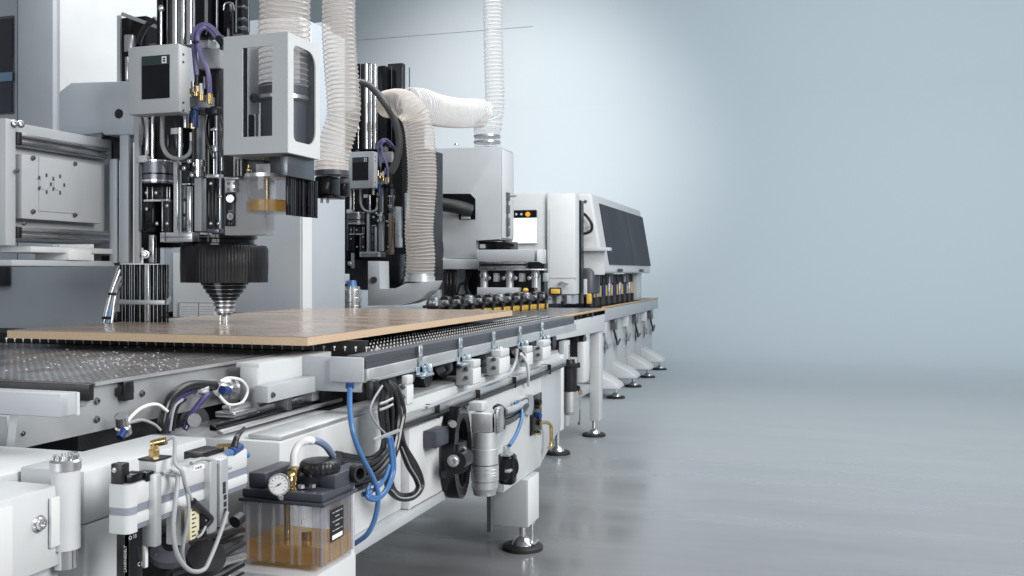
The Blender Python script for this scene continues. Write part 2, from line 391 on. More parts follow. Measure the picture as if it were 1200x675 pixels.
# ================================================================== ROLLER BED
bed = thing("machining_bed", "long black machining bed full of white support pins with an aluminium rail along its edge", "machine bed", (-1.6, 3.8, 0))
B().box(-3.4, -1.262, 2.628, 4.97, .92, .955).done("perforated_bed", bedm, bed)
B().box(-3.4, -1.30, 2.66, 2.68, .9552, .9875).done("front_bar", black, bed)
rl = B(); rl.box(-1.26, -1.2, 2.46, 4.96, .925, .961, .002); rl.box(-1.258, -1.1985, 2.462, 4.958, .9415, .9435); rl.done("dark_rail", drail, bed)
rl = B(); rl.box(-1.26, -1.19, 2.46, 4.96, .885, .9235, .002); rl.box(-1.19, -1.187, 2.462, 4.958, .886, .893); rl.done("aluminium_rail", alup, bed)
B().box(-1.42, -1.21, 2.452, 2.46, .858, .957, .0015).done("end_plate", lgrey, bed)
B().fp(386, 419, 427, 448, 2.44, .008, .002).done("end_plate", grey, bed)
# clamp brackets
for u in (492, 539, 578, 609, 635):
    q = PX(u, 400, -1.186); y = q.y
    k = B(); k.box(-1.186, -1.181, y - .012, y + .012, .878, .966, .0015); k.box(-1.184, -1.150, y - .04, y + .034, .869, .876, .0015)
    k.box(-1.186, -1.181, y - .036, y + .03, .874, .898, .0015); k.box(-1.186, -1.155, y + .026, y + .034, .874, .905, .001)
    br = k.done("zinc_bracket", zinc, bed)
    for zz in (.955, .93): bolt(br, (-1.181, y, zz), (1, 0, 0), .005, steel)
    bolt(br, (-1.168, y - .022, .869), (0, 0, -1), .007, steel)
# white clamp blocks
for u0, u1, um, vt, vb in ((466, 484, 475, 441, 476), (533, 563, 553, 423, 452), (569, 597, 584, 411, 440), (608, 624, 616, 407, 430), (623, 645, 635, 400, 423)):
    a = PX(um, (vt + vb) / 2, -1.14); d = a.y * cs - a.x * sn
    h = (vb - vt) * d / F; w = (um - u0) * d / F * 1.0; L = max(.05, PX(u1, vb, -1.14).y - a.y)
    z1 = PX(um, vt, -1.14).z; z0 = PX(um, vb, -1.14).z
    blk = B().box(-1.14 - w, -1.14, a.y, a.y + L, z0, z1 - h * .28, .003).done("clamp_block", lgrey, bed)
    B().box(-1.14 - w * .72, -1.137, a.y + L * .15, a.y + L * .95, z1 - h * .278, z1, .003).done("block_cap", white, blk)
    B().box(-1.14 + .0003, -1.1365, a.y + .004, a.y + L - .004, z0 + .004, z1 - h * .34, .001).done("block_lit_side", white2, blk)  # white sheet paints the block's right face as lit
    for f in (.3, .65): bolt(blk, (-1.14 - w * .35, a.y, z0 + h * f), (0, -1, 0), .006, dsteel)
# support pins
pins = []
for i in range(-1, 56): pins.append((-1.285 - .036 * i, 2.638))
for i in range(4):
    for j in range(84): pins.append((-1.282 - .062 * i, 2.668 + .0275 * j))
def pin_mesh(b, x, y, n=8):
    b.lathe([(0, .957), (.0014, .957), (.0014, .9655), (.0036, .966), (.004, .969), (.003, .9715), (0, .972)] if y < 2.64 else [(0, .955), (.0029, .955), (.0029, .9583), (.002, .9605), (0, .961)], (x, y, 0), n=n)
front = [(x, y) for x, y in pins if y < 2.64]; rest = [p for p in pins if p[1] >= 2.64]
rest.sort(key=lambda p: -p[0] * .2 + p[1]); first = front[:48] + rest[:48]
pm2 = None
pb = B(); pin_mesh(pb, 0, 0, 10); pb.bm.verts.ensure_lookup_table()
p0 = pb.done("support_pin", white2, None); p0.parent = bed
for k, (x, y) in enumerate(first):
    o = p0 if k == 0 else p0.copy()
    if k: COL.objects.link(o); o.parent = bed
    if y >= 2.64:
        if pm2 is None: q_ = B(); pin_mesh(q_, 0, 5, 10); bmesh.ops.translate(q_.bm, verts=q_.bm.verts, vec=(0, -5, 0)); t_ = q_.done("support_pin", white2, None); pm2 = t_.data; bpy.data.objects.remove(t_)
        o.data = pm2
    o.location = V((x, y, 0)) - ORG[bed]
pb = B()
for x, y in front[48:] + rest[48:]: pin_mesh(pb, x, y, 6)
o = pb.done("support_pins", white2, bed); o["kind"] = "stuff"
# black boxes and motor-like lumps standing in for the dark under-bed void
B().box(-2.9, -1.33, 2.5, 4.9, .66, .80).done("under_dark_box", black, bed)
for y in (2.72, 3.02, 3.4, 3.85, 4.3, 4.7):
    uk = B(); uk.cyl((-1.45, y, .845), (-1.24, y, .845), .04); uk.box(-1.5, -1.3, y - .06, y + .07, .8005, .919, .008); uk.done("dark_motor_lump", black, bed)
for y in (2.9, 3.25, 3.7, 4.15, 4.55): B().lathe([(0, 0), (.035, 0), (.045, .02), (.03, .05), (0, .06)], (-1.3, y, .85), (1, -.2, .3), 18).done("drive_hub", dsteel, bed)
B().box(-2.6, -1.36, 2.5, 4.9, .80, .925).done("dark_void_core", black, bed)

# ================================================================== FRONT GUARD
gd = thing("guard_cover", "white folded guard cover with a grey box bar bolted on, right of the perforated sheet", "guard cover", (-1.42, 2.2, .8))
y0, y1 = PX(303, 440, -1.40).y, PX(388, 430, -1.40).y
gb = B().box(-1.47, -1.40, y0, y1, .942, .956, .003); gb.box(-1.405, -1.3985, y0, y1, .868, .9555, .002)
gb.box(-1.455, -1.40, y0 - .004, y0 + .006, .80, .944, .003); gb.done("cover_sheet", white, gd)
q0, q1 = PX(314, 465, -1.355), PX(402, 450, -1.355)
bb = B().box(-1.395, -1.355, q0.y, q1.y, .855, .900, .002).done("box_bar", lgrey, gd)
for u in (319.5, 396): bolt(bb, PX(u, 463 if u < 350 else 446, -1.354), (1, 0, 0), .006, dsteel)
g2 = B().box(-1.45, -1.37, q1.y - .16, q1.y - .01, .825, .853, .002).done("foot_block", alup, gd)
B().box(-1.44, -1.36, q0.y + .11, q0.y + .13, .82, .854, .002).done("foot_clip", dsteel, gd)

# linear guide rail along the bed
lr = thing("linear_rail", "polished steel guide rail running lengthwise under the bed edge", "guide rail", (-1.4, 2.6, .8))
k = B(); k.box(-1.46, -1.40, 2.12, 2.62, .826, .840, .002); k.box(-1.44, -1.415, 2.12, 2.62, .84, .856, .002); k.done("rail_bar", steel, lr)
B().box(-1.395, -1.375, 2.0, 2.62, .812, .828, .004).done("black_seal", gblack, lr)
B().box(-1.372, -1.355, 2.0, 2.62, .806, .816, .002).done("edge_strip", alu, lr)

# ================================================================== BASE FRAME (near)
nf = thing("near_frame", "white welded corner frame with chrome post in front of the perforated table", "machine frame", (-1.3, 1.2, 0))
B().box(-1.25, -1.12, 1.27, 1.60, .79, .877, .005).done("cross_tube", white, nf)
B().box(-1.25, -1.121, 1.272, 1.37, .25, .789, .004).done("corner_post", white, nf)
B().box(-2.6, -1.255, 1.45, 1.76, .77, .80).done("rear_tray", black, nf)
sidef = B().box(-2.4, -1.118, .55, 1.215, .742, .868, .004).done("side_beam", white, nf)
for u, v in ((45, 613.5),): bolt(sidef, PX(u, v, -1.117), (1, 0, 0), .0095, chrome)
B().box(-1.117, -1.113, .55, PX(13, 600, -1.116).y, .75, .858, .001).done("cover_plate", white2, sidef)
B().box(-1.117, -1.111, PX(57, 590, -1.116).y, PX(84, 590, -1.116).y, .775, .852, .002).done("corner_plate", white2, sidef)
B().box(-2.4, -1.135, .55, 1.23, .695, .742).done("channel", grey, nf)
B().box(-2.4, -1.118, .55, 1.262, .25, .694, .004).done("lower_beam", white, nf)
B().box(-2.2, -1.30, 1.0, 1.04, .868, .872).done("top_slot", dsteel, sidef)
B().box(-1.7, -1.255, 1.219, 1.45, .80, .868, .003).done("top_plate", white, nf)
q = PX(88, 560, -1.10)
B().lathe([(0, 0), (.0175, 0), (.0175, .17), (0, .17)], (q.x - .018, q.y, .735), n=24).done("chrome_post", chrome, nf)
B().lathe([(.018, 0), (.0215, 0), (.0215, .125), (.018, .125)], (q.x - .018, q.y, .765), n=24).done("post_sleeve", white, nf)
hd = B(); hd.lathe([(0, .889), (.0235, .889), (.0235, .902), (.021, .905), (0, .905)], (q.x - .018, q.y, 0), n=24); pc = hd.done("post_cap", steel, nf)
for k in range(8):
    t = k * math.pi / 4 + .2; B().cyl((q.x - .018 + .016 * math.cos(t), q.y + .016 * math.sin(t), .905), (q.x - .018 + .016 * math.cos(t), q.y + .016 * math.sin(t), .912), .0042, n=10).done("cap_screw", chrome, pc)
q2 = PX(99, 531, -1.12); B().cyl((q2.x - .05, q2.y + .03, .877), (q2.x - .05, q2.y + .03, .90), .008, n=14).done("stud", dsteel, nf)

# ================================================================== BASE FRAME (main)
mf = thing("main_frame", "long white main frame carrying the bed on a levelling leg", "machine frame", (-1.3, 3.2, 0))
B().box(-1.62, -1.2, 2.0, 4.64, .47, .795, .004).done("main_beam", white, mf)
B().box(-1.62, -1.165, 2.0, 3.62, .438, .469, .003).done("bottom_flange", lgrey, mf)
B().prism([V((-1.201, PX(480, 500, -1.17).y, .4695)), V((-1.201, PX(480, 500, -1.17).y, .72)), V((-1.201, 4.2, .72)), V((-1.201, 4.2, .315)), V((-1.201, 3.64, .315)), V((-1.201, 3.64, .4695))], (.031, 0, 0), .006).done("side_cover", white, mf)
B().prism([V((-1.21, 4.21, .74)), V((-1.21, 4.62, .74)), V((-1.21, 4.62, .43)), V((-1.21, 4.21, .30))], (.025, 0, 0), .004).done("end_cover", lgrey, mf)
B().box(-1.235, -1.195, 4.645, 4.72, .40, .78, .004).done("end_post", white2, mf)
B().box(-3.42, -3.36, .2, 5.2, .02, .80).done("light_block_panel", bgrey, mf)  # unseen panel added to block light from the left under the bed
B().box(-3.35, -1.7, 2.1, 4.9, .60, .655).done("floor_pan", dsteel, mf)
# pipe rail along top edge
pr = B(); pr.box(-1.199, -1.168, 2.6, 4.66, .738, .765, .004); pr.done("cable_duct", alu, mf)
B().tube([(-1.163, 2.62, .735), (-1.16, 3.1, .733), (-1.163, 3.6, .735), (-1.163, 4.1, .734), (-1.163, 4.6, .738)], .009, 10).done("duct_cable", cable_m, mf)
for y in (2.9, 3.3, 3.75, 4.3): B().box(-1.2005, -1.152, y, y + .006, .722, .767, .001).done("cable_tie", cable_m, mf)
B().box(-1.30, -1.205, 2.02, 4.64, .7955, .807, .003).done("top_strip", alup, mf)
# leg
leg = B().box(PY(578, 590, 3.9).x, -1.15, 3.9, 4.08, .11, .314, .004).done("leg", lgrey, mf)
B().box(-1.1495, -1.1465, 3.905, 4.075, .112, .312, .001).done("leg_lit_face", white2, leg)  # lit right face of the grey leg, painted as a whiter sheet
B().fp(570.5, 560, 578.5, 624, 4.1, .1).done("rear_post", grey, mf)
foot(leg, -1.19, 3.97, .088, .11)
bolt(leg, (-1.155, 3.99, .11), (0, 0, -1), .011, chrome, "jack_screw"); B().cyl((-1.155, 3.99, .03), (-1.155, 3.99, .11), .008, n=14).done("jack_rod", chrome, leg)
B().box(-1.2, -1.13, 3.95, 4.03, .022, .032, .003).done("jack_plate", steel, leg)
# cross beam near pump (step of beam in front)
st = B(); st.box(-1.42, -1.2, 1.70, 1.995, .30, .55, .004); st.done("pump_shelf", white, mf)
B().box(-1.2, -1.0, 1.80, 2.0, .28, .553, .004).done("pump_pedestal", white, mf)
B().box(-1.06, -1.005, 1.985, 2.003, .55, .72, .002).done("pump_plate", white2, mf)
# ================================================================== BOARD
c0 = PZ(360.3, 405.3, .988); lft = PZ(6.5, 396.3, .988); ye = PX(600.5, 370.8, PZ(360.3, 405.3, .988).x).y
bd = thing("wood_board", "flat wood board with glossy brown face and tan cut edges lying on the support pins", "board", (-1.8, 3.6, .98))
B().box(lft.x, c0.x, c0.y, ye, .988, 1.0115).done("core", mdf, bd)
B().box(lft.x + .0008, c0.x - .0008, c0.y + .0008, ye - .001, 1.0116, 1.0135).done("laminate_face", lam, bd)

# ================================================================== MAIN COLUMN + BEAM
mc = thing("machine_column", "tall pale machine column with horizontal rail beam at the left edge", "machine column", (-3.4, 3.8, 0))
B().fp(20, -160, 62, 420, 3.6, 1.3, .01).done("front_face", bgrey, mc)
q = PX(62, 100, -3.335); B().box(PY(22, 100, 3.6).x, PY(62, 100, 3.6).x + .012, 3.63, 4.35, .2, 2.9, .006).done("column_body", white, mc)  # lit right side painted white, while the front face keeps a shaded grey
B().fp(-120, -160, 20, 420, 3.75, .6).done("left_body", bgrey, mc)
w = B().fp(-110, 24, 17, 137, 3.742, .007, .003).done("window_frame", dsteel, mc)
B().fp(-108, 27, 15, 88, 3.737, .004).done("window_pane", dglass, w)
B().fp(-108, 88, 15, 135, 3.733, .008).done("blind_band", slate, w)
B().fp(-108, 89, 15, 99, 3.728, .004).done("blue_strip", pm("blue_strip_paint", (.2, .32, .45), .4), w)
# lower base of column
B().prism([PY(-90, 305, 3.3), PY(141, 305, 3.3), PY(141, 420, 3.3), PY(-90, 420, 3.3)], (0, .25, 0), .01).done("column_base", bgrey, mc)
B().fp(-60, 308, 10, 335, 3.2, .08).done("base_recess", black, mc)
# rail beam (right face)
XB = -2.5
bm_ = thing("rail_beam", "pale crossbeam with two steel guide rails on its face at the left edge", "rail beam", (-2.5, 2.7, 1.2))
ya, yb = PX(14, 150, XB).y, 3.02
def zX(u, v, X=XB): return PX(u, v, X).z
z_t, z_b = zX(14, 140), zX(14, 288)
B().box(XB - .25, XB - .035, ya + .01, yb, z_b + .02, z_t - .0, .004).done("beam_body", lgrey, bm_)
B().box(XB - .25, XB + .005, ya - .03, ya + .012, z_b, z_t, .004).done("end_plate", lgrey, bm_)
zz = [zX(15, v) for v in (139, 152, 178, 263, 272, 284)]
def rail(zc, h):
    r = B(); r.box(XB - .034, XB, ya + .02, yb - .06, zc - h / 2, zc + h / 2, .003); r.box(XB, XB + .012, ya + .03, yb - .06, zc - h * .35, zc - h * .12, .002); r.box(XB, XB + .012, ya + .03, yb - .06, zc + h * .12, zc + h * .35, .002)
    o = r.done("guide_rail", dirty, bm_)
    B().box(XB - .03, XB + .013, ya + .0125, ya + .03, zc - h * .48, zc + h * .48, .003).done("rail_end", black, o)
rail((zX(20, 154) + zX(20, 171)) / 2, .045); rail((zX(20, 264) + zX(20, 281)) / 2, .04)
ua = PX(30, 220, XB + .012).y
cov = B().box(XB - .034, XB + .012, ya + .03, yb - .11, zX(20, 256), zX(20, 180), .004).done("beam_cover", lgrey, bm_)
B().box(XB + .0122, XB + .016, ya + .10, yb - .22, zX(38, 247), zX(38, 183), .001).done("cover_inset", lgrey, cov)
for u, v in ((39, 185), (88, 192), (39, 248), (88, 252), (28, 262), (20, 200)): bolt(cov, PX(u, v, XB + .017), (1, 0, 0), .006, dsteel)
for u, v in ((52, 215), (68, 216)):
    p = PX(u, v, XB + .0165); B().lathe([(.018, 0), (.021, 0), (.021, .0015), (.018, .0015)], p, (1, 0, 0), 24).done("inspection_ring", grey, cov)
    for k in range(5):
        t = k * 1.26; c = p + V((.0012, math.cos(t) * .028, math.sin(t) * .03)); B().box(c.x - .001, c.x + .001, c.y - .003, c.y + .003, c.z - .006, c.z + .006).done("mark", dsteel, cov)
for u, v in ((16, 145), (24, 145.5)): bolt(bm_, PX(u, v, XB + .006), (1, -.5, 0), .01, dsteel)
B().box(XB - .2, XB + .02, ya + .06, yb - .05, z_b - .02, z_b, .003).done("lower_strip", white, bm_)
B().box(XB - .12, XB + .03, ya + .22, yb - .18, z_b - .045, z_b - .005, .004).done("carriage", white2, bm_)
B().box(XB - .5, XB + .02, ya - .02, yb - .05, z_b - .066, z_b - .046, .002).done("lower_ledge", lgrey, bm_)
B().fp(110, 285, 138, 308, 2.98, .1).done("cable_box", lgrey, bm_)
B().fp(119, 300, 140, 311, 2.975, .06).done("box_slot", black, bm_)

# ================================================================== CARRIAGE ARM behind heads
am = thing("carriage_arm", "blue grey carriage arm plate with round black hole beside the control box", "machine arm", (-2.4, 3.0, 1.2))
B().prism([PY(69, 162, 2.97), PY(69, 108, 2.97), PY(83, 97, 2.97), PY(152, 95, 2.97), PY(157, 133, 2.97), PY(157, 158, 2.97), PY(121, 158, 2.97), PY(121, 154, 2.97)], (0, .25, 0), .003).done("arm_plate", bgrey, am)
B().cyl(PY(140, 133.5, 2.972), PY(140, 133.5, 2.972) + V((0, -.005, 0)), .018, n=28).done("round_hole", black, am)
B().fp(140, 158, 156.5, 308, 2.955, .14, .003).done("column_plate", bgrey, am)
B().fp(128, 186, 140.4, 308, 2.957, .13, .003).done("side_plate", bgrey, am)
B().fp(157, 133, 166, 308, 2.94, .06, .002).done("edge_plate", lgrey, am)
B().fp(119, 159, 141, 187, 3.05, .1).done("cable_slot", black, am)
B().fp(137, 18, 142.5, 96, 3.2, .08).done("cream_edge", white, am)
B().fp(142.5, 19, 190, 95, 3.24, .1).done("dark_cavity", gblack, am)
B().prism([PY(141, 18, 3.19), PY(185, 34, 3.19), PY(185, 30, 3.19), PY(143, 14, 3.19)], (0, .05, 0)).done("slot_lid", lgrey, am)
B().tube([PY(162, 52, 3.12), PY(165, 42, 3.12), PY(172, 30, 3.12), PY(183, 22, 3.12)], .011, 10).done("black_cable", cable_m, am)
B().fp(145, 40, 160, 60, 3.2, .03, .004).done("inner_part", steel, am)
B().fp(146, 66, 152, 94, 3.2, .03, .004).done("inner_part", steel, am)
# cover bellows below
bw = thing("brush_curtain", "glossy black strip curtain with a grey clamp band standing behind the board", "brush curtain", (-2.3, 2.98, 1.0))
random.seed(3)
cb = B(); u = 140.0
while u < 196:
    wd = random.uniform(2.0, 6.5); yy = 2.96 + random.uniform(0, .025); cb.fp(u, 310, min(198, u + wd), 378.5, yy, .02, .0015); u += wd + .15
cb.done("strip_curtain", gblack, bw)
B().fp(170, 310, 177, 377, 2.952, .02, .002).done("centre_strip", steel, bw)
B().fp(139, 351.5, 195, 357, 2.945, .012, .002).done("clamp_band", alup, bw)
B().prism([PY(195, 351.5, 2.945), PY(198.5, 347, 2.96), PY(198.5, 352, 2.96), PY(195, 357, 2.945)], (0, .012, 0)).done("band_corner", alup, bw)
cc = thing("cable_bunch", "slanted bunch of silver and blue cables tied together left of the strip curtain", "cables", (-2.45, 2.96, 1.0))
for k, (a, c, m) in enumerate(((139, 119, greyhose), (141, 122, steel), (138, 125, blue), (142, 127, greyhose), (139, 129, blue), (143, 131, steel))):
    B().tube([PY(a, 312 + k * 4, 2.97), PY((a + c) / 2 - 1, 345, 2.955 + .003 * k), PY(c, 379, 2.95)], .005, 8).done("cable", m, cc)
for v, a, c in ((343, 126, 136), (371, 119, 133)): B().fp(a, v, c, v + 3, 2.935, .05, .003).done("cable_tie", black, cc)
B().fp(131, 365, 141, 378, 2.96, .03, .004).done("cable_clamp", black, cc)

# ================================================================== DRILLING HEAD (copied)
hd = thing("drilling_head", "drilling head under a grey control box with purple air hoses beside the guarded spindle", "drilling head", (-2.1, 2.9, 1.3))
Y0 = 2.83
cx = B().fp(150, 52.5, 222.3, 132.5, Y0, .065, .003).done("control_box", lgrey, hd)
xr = PY(222.3, 92.5, Y0 + .065).x
B().box(xr - .001, xr + .002, Y0 + .004, Y0 + .061, PY(186, 131, Y0).z, PY(186, 53.5, Y0).z, .0005).done("box_lit_side", white, cx)  # whiter sheet paints the lit side of the grey box
sc = B().fp(166, 65, 199.3, 115.5, Y0 - .002, .004).done("display", gblack, cx)
B().fp(166.3, 65.3, 199, 76, Y0 - .0032, .002).done("display_band", pm("dark_green_glass", (.03, .045, .045), .2), sc)
lb = B().fp(189.5, 66, 195, 74, Y0 - .0045, .001).done("display_label", paper, sc)
for a in ((190.6, 67.5, 193.9, 69), (190.6, 70.5, 193.9, 72), (191.8, 68.5, 192.8, 73)): B().fp(*a, Y0 - .0052, .0005).done("label_mark", ink, lb)
xr += .0022
for v in (61, 70, 118, 127): bolt(cx, (xr, Y0 + .025, PY(222, v, Y0).z), (1, 0, 0), .0035, dsteel, "screw")
B().fp(175, 51, 184, 53, Y0 + .03, .01).done("top_clip", dsteel, cx)
B().fp(163, 130, 264, 290, 3.05, .16).done("back_plate", gblack, hd)
B().fp(163, 138, 165, 186, 3.0, .01).done("rod", steel, hd)
k = B(); k.fp(162, 182, 178, 190, 2.93, .05, .002); k.fp(170, 176, 173, 184, 2.94, .01); k.done("rod_bracket", white, hd)
B().fp(183, 133, 223, 188, 2.98, .08, .006).done("motor", black, hd)
for a in ((200, 150, 209.5, 157, paper), (208, 168, 215, 173, blue)): B().fp(*a[:4], 2.977, .003).done("motor_label", a[4], hd)
for u in (196, 206): B().fp(u, 158, u + 2, 172, 2.972, .006, .001).done("motor_rib", dsteel, hd)
B().tube([PY(190.5, 131, 2.93), PY(190, 160, 2.93), PY(191, 172, 2.92), PY(197, 182, 2.92), PY(208, 186, 2.92), PY(219, 183, 2.92), PY(224, 175, 2.93), PY(225, 160, 2.94)], .0078, 12).done("grey_tube", greyhose, hd)
B().fp(187.8, 131, 193, 170, 2.925, .02, .004).done("tube_sleeve", alu, hd)
B().cyl(PY(228, 150, 2.93), PY(228, 127, 2.93), .013).done("blue_valve", dblue, hd)
B().lathe([(0, 0), (.018, 0), (.018, .008), (0, .008)], PY(229, 129, 2.93), n=16).done("valve_cap", dblue, hd)
B().cyl(PY(227, 151, 2.93), PY(227, 145, 2.93), .014, n=8).done("brass_nut", brass, hd)
B().cyl(PY(227, 190, 2.93), PY(227, 151, 2.93), .0065).done("valve_rod", black, hd)
B().fp(222, 155, 227, 165, 2.925, .01, .002).done("valve_tag", paper, hd)
B().fp(230, 135, 242, 188, 2.98, .06, .003).done("upper_pillar", grey, hd)
B().cyl(PY(187, 216, 2.99), PY(187, 189, 2.99), .062, n=40).done("drum", dsteel, hd)
B().fp(168, 189, 205, 192, 2.95, .06, .002).done("drum_collar", dsteel, hd)
B().fp(168, 219, 201, 234, 2.955, .05, .003).done("black_block", black, hd)
B().fp(167, 236, 190, 271.5, 2.945, .05, .003).done("black_block", gblack, hd)
B().fp(190.5, 234.5, 202, 271.5, 2.948, .05, .003).done("black_block", pm("black_satin", (.02, .022, .026), .4), hd)
for u in (172, 178, 195, 198): B().fp(u, 219, u + 1.6, 234, 2.945, .01, .001).done("guide_pin", steel, hd)
B().fp(203, 189, 213, 278, 2.935, .05, .003).done("slide_rail", alu, hd)
B().fp(206.5, 187, 209, 278, 2.93, .01, .001).done("rail_groove", chrome, hd)
rb = B().fp(213.5, 217, 219, 273, 2.945, .05, .002).done("linear_guide", dsteel, hd)
for v in (234, 252, 269): bolt(rb, PY(216.3, v, 2.945), (0, -1, 0), .005, black)
B().fp(219, 218, 226, 273, 2.935, .04, .003).done("guide_edge", chrome, hd)
k = B(); k.fp(213, 191, 227, 214, 2.94, .05, .003); k.cyl(PY(216, 197, 2.94), PY(216, 197, 2.94) + V((0, -.02, 0)), .01); k.cyl(PY(223, 203, 2.94), PY(223, 203, 2.94) + V((0, -.02, 0)), .012); k.done("valve_block", black, hd)
B().fp(213, 214.5, 227, 216.5, 2.93, .05, .001).done("valve_plate", chrome, hd)
for u, v in ((222, 189), (216, 197), (225, 205)): bolt(hd, PY(u, v, 2.92), (0, -1, 0), .006, chrome)
k = B(); k.lathe([(0, 0), (.026, 0), (.026, .02), (.021, .022), (.021, .034), (.027, .036), (.027, .06), (0, .06)], PY(234, 207.5, 2.96), n=28); k.done("piston_cylinder", chrome, hd)
B().fp(227.5, 207.5, 242, 271, 2.945, .06, .003).done("lower_pillar", grey, hd)
for u, m in ((243, gblack), (247, black), (251.5, gblack), (256, steel)): B().fp(u, 208, u + 3.6, 271.5, 2.96 + (u - 243) * .002, .05, .003).done("cover_strip", m, hd)
bp = B().fp(187.5, 272, 248.5, 283.5, 2.92, .12, .002).done("base_plate", steel, hd)
B().fp(187.5, 277.2, 248.5, 278, 2.9185, .01).done("plate_groove", dsteel, bp)
for u in (193, 232, 243): B().fp(u, 272.5, u + 2, 283, 2.918, .005).done("plate_slot", dsteel, bp)
B().fp(168, 272.5, 188, 309, 2.99, .05).done("lower_recess", gblack, hd)
B().fp(174, 275, 184, 308, 2.965, .03, .003).done("lower_slide", steel, hd)
bolt(hd, PY(170.5, 298, 2.95), (.3, -1, 0), .011, steel)
for u, v0, v1, r, m in ((172.5, 181, 140, .008, steel), (179, 186, 136, .006, chrome), (246, 206, 136, .017, gblack), (255, 206, 136, .012, dsteel), (251, 205, 150, .004, chrome), (211, 186, 150, .007, chrome), (218, 150, 134, .010, steel), (260, 200, 150, .004, steel)):
    B().cyl(PY(u, v0, 2.955), PY(u, v1, 2.955), r, n=18).done("guide_pin", m, hd)
for v in (191, 206, 214): B().lathe([(.055, 0), (.0635, 0), (.0635, .006), (.055, .006)], PY(187, v, 2.99), n=40).done("drum_ring", chrome if v != 206 else gblack, hd)
for u, v in ((172, 226), (183, 226), (172, 245), (184, 262), (196, 262), (196, 241), (247, 215), (256, 262), (247, 262), (258, 230)): bolt(hd, PY(u, v, 2.938), (0, -1, 0), .0045, chrome)
for u0, v0, u1, v1, m in ((168, 233.5, 202, 236, chrome), (189.5, 236, 191, 271, steel), (242, 204, 262, 208, steel), (243, 268, 262, 273, dsteel), (163, 192, 168, 270, dsteel), (213, 186, 230, 190, dsteel), (246, 170, 258, 178, steel), (246, 150, 258, 153, chrome)):
    B().fp(u0, v0, u1, v1, 2.936, .03, .001).done("clamp_strip", m, hd)
for pts in ([(243, 134), (241, 150), (244, 170), (250, 186)], [(258, 136), (261, 150), (259, 168), (262, 190)], [(166, 134), (168, 150), (166, 170)]): B().tube([PY(u, v, 2.93) for u, v in pts], .0045, 8).done("control_wire", cable_m, hd)
# upper Z axis
B().fp(183.5, -130, 196, 52, 2.98, .12, .002).done("axis_cover", gblack, hd)
B().cyl(PY(188.6, 52, 2.965), PY(188.6, 12, 2.965), .0045, n=12).done("cover_rod", chrome, hd)
B().ball(PY(189, 10, 2.965), .011, (1, 1, 1.2)).done("rod_knob", steel, hd)
for u, r, m in ((201, .010, black), (205.2, .011, chrome), (210.5, .009, dsteel), (214.5, .010, steel), (218.6, .007, black), (222.5, .012, chrome)):
    B().cyl(PY(u, 52, 2.97), PY(u, -130, 2.97), r, n=20).done("guide_rod", m, hd)
B().fp(196, -130, 227, 52, 3.0, .06).done("rod_back", black, hd)
B().fp(226, -130, 255, 44, 2.97, .14, .012).done("axis_motor", gblack, hd)
k = B(); k.fp(254, -130, 256, 38, 2.95, .1, .001); k.fp(275.5, -130, 278, 38, 2.95, .1, .001); k.fp(290, -130, 293, 38, 2.95, .1, .001)
for v in (-60, -20, 6, 20, 30): k.fp(278, v, 291, v + 2.5, 2.97, .06, .001)
k.done("chain_frame", dsteel, hd)
B().fp(254, -130, 292, 40, 3.06, .05).done("chain_back", gblack, hd)
B().fp(261, 3, 275, 50, 2.97, .06, .01).done("chain_link", gblack, hd)
B().tube([PY(262, 12, 2.955), PY(264, 4, 2.955), PY(272, 4, 2.955), PY(275, 12, 2.955)], .003, 8).done("link_clip", steel, hd)
# plates right of the control box and fittings
B().fp(232, 46, 254, 56, 2.99, .05, .002).done("hose_plate", alup, hd)
B().fp(232, 57, 263, 80, 2.985, .03, .002).done("hose_plate", lgrey, hd)
B().fp(232, 80, 263, 128, 3.03, .03).done("recess", gblack, hd)
B().fp(246, 78, 262, 124, 3.0, .03, .003).done("valve_housing", black, hd)
for pts, r in (([PY(230.5, 88, 2.93), PY(228, 62, 2.93), PY(227, 42, 2.93), PY(232, 32, 2.93), PY(241, 29, 2.93), PY(250, 34, 2.94), PY(258, 44, 2.95)], .0095),
               ([PY(246, 112, 2.93), PY(244, 86, 2.925), PY(236, 66, 2.92), PY(232, 52, 2.92), PY(232, 40, 2.92), PY(237, 33, 2.92), PY(245, 34, 2.94), PY(255, 46, 2.95)], .0085)):
    B().tube(pts, r, 12).done("purple_hose", purple, hd)
B().fp(225, 47, 234, 50.5, 2.905, .04, .003).done("hose_tie", black, hd)
k = B(); k.cyl(PY(256, 44, 2.95), PY(262, 52, 2.95), .014, n=14); k.fp(257, 52, 264, 58, 2.94, .03, .003); k.done("hose_elbow", black, hd)
for u, v0, v1, r, m in ((230.5, 102, 87, .008, black), (226, 112, 96, .008, steel), (231, 108, 101, .010, brass), (236, 112, 98, .007, paper), (236, 118, 110, .010, brass), (246, 122, 110, .010, brass), (229, 113, 108, .013, brass), (225, 110, 104, .009, brass), (246, 111, 105, .008, black), (240, 104, 90, .006, dsteel)):
    B().cyl(PY(u, v0, 2.93), PY(u, v1, 2.93), r, n=12).done("air_fitting", m, hd)
B().fp(223, 109, 238, 112, 2.925, .03, .003).done("fitting_manifold", pm("copper_fitting", (.55, .30, .18), .3, 1), hd)
B().fp(222, 112, 252, 126, 2.95, .05, .002).done("manifold_plate", lgrey, hd)
B().fp(240, 124, 264, 134, 2.97, .08, .003).done("manifold_foot", black, hd)
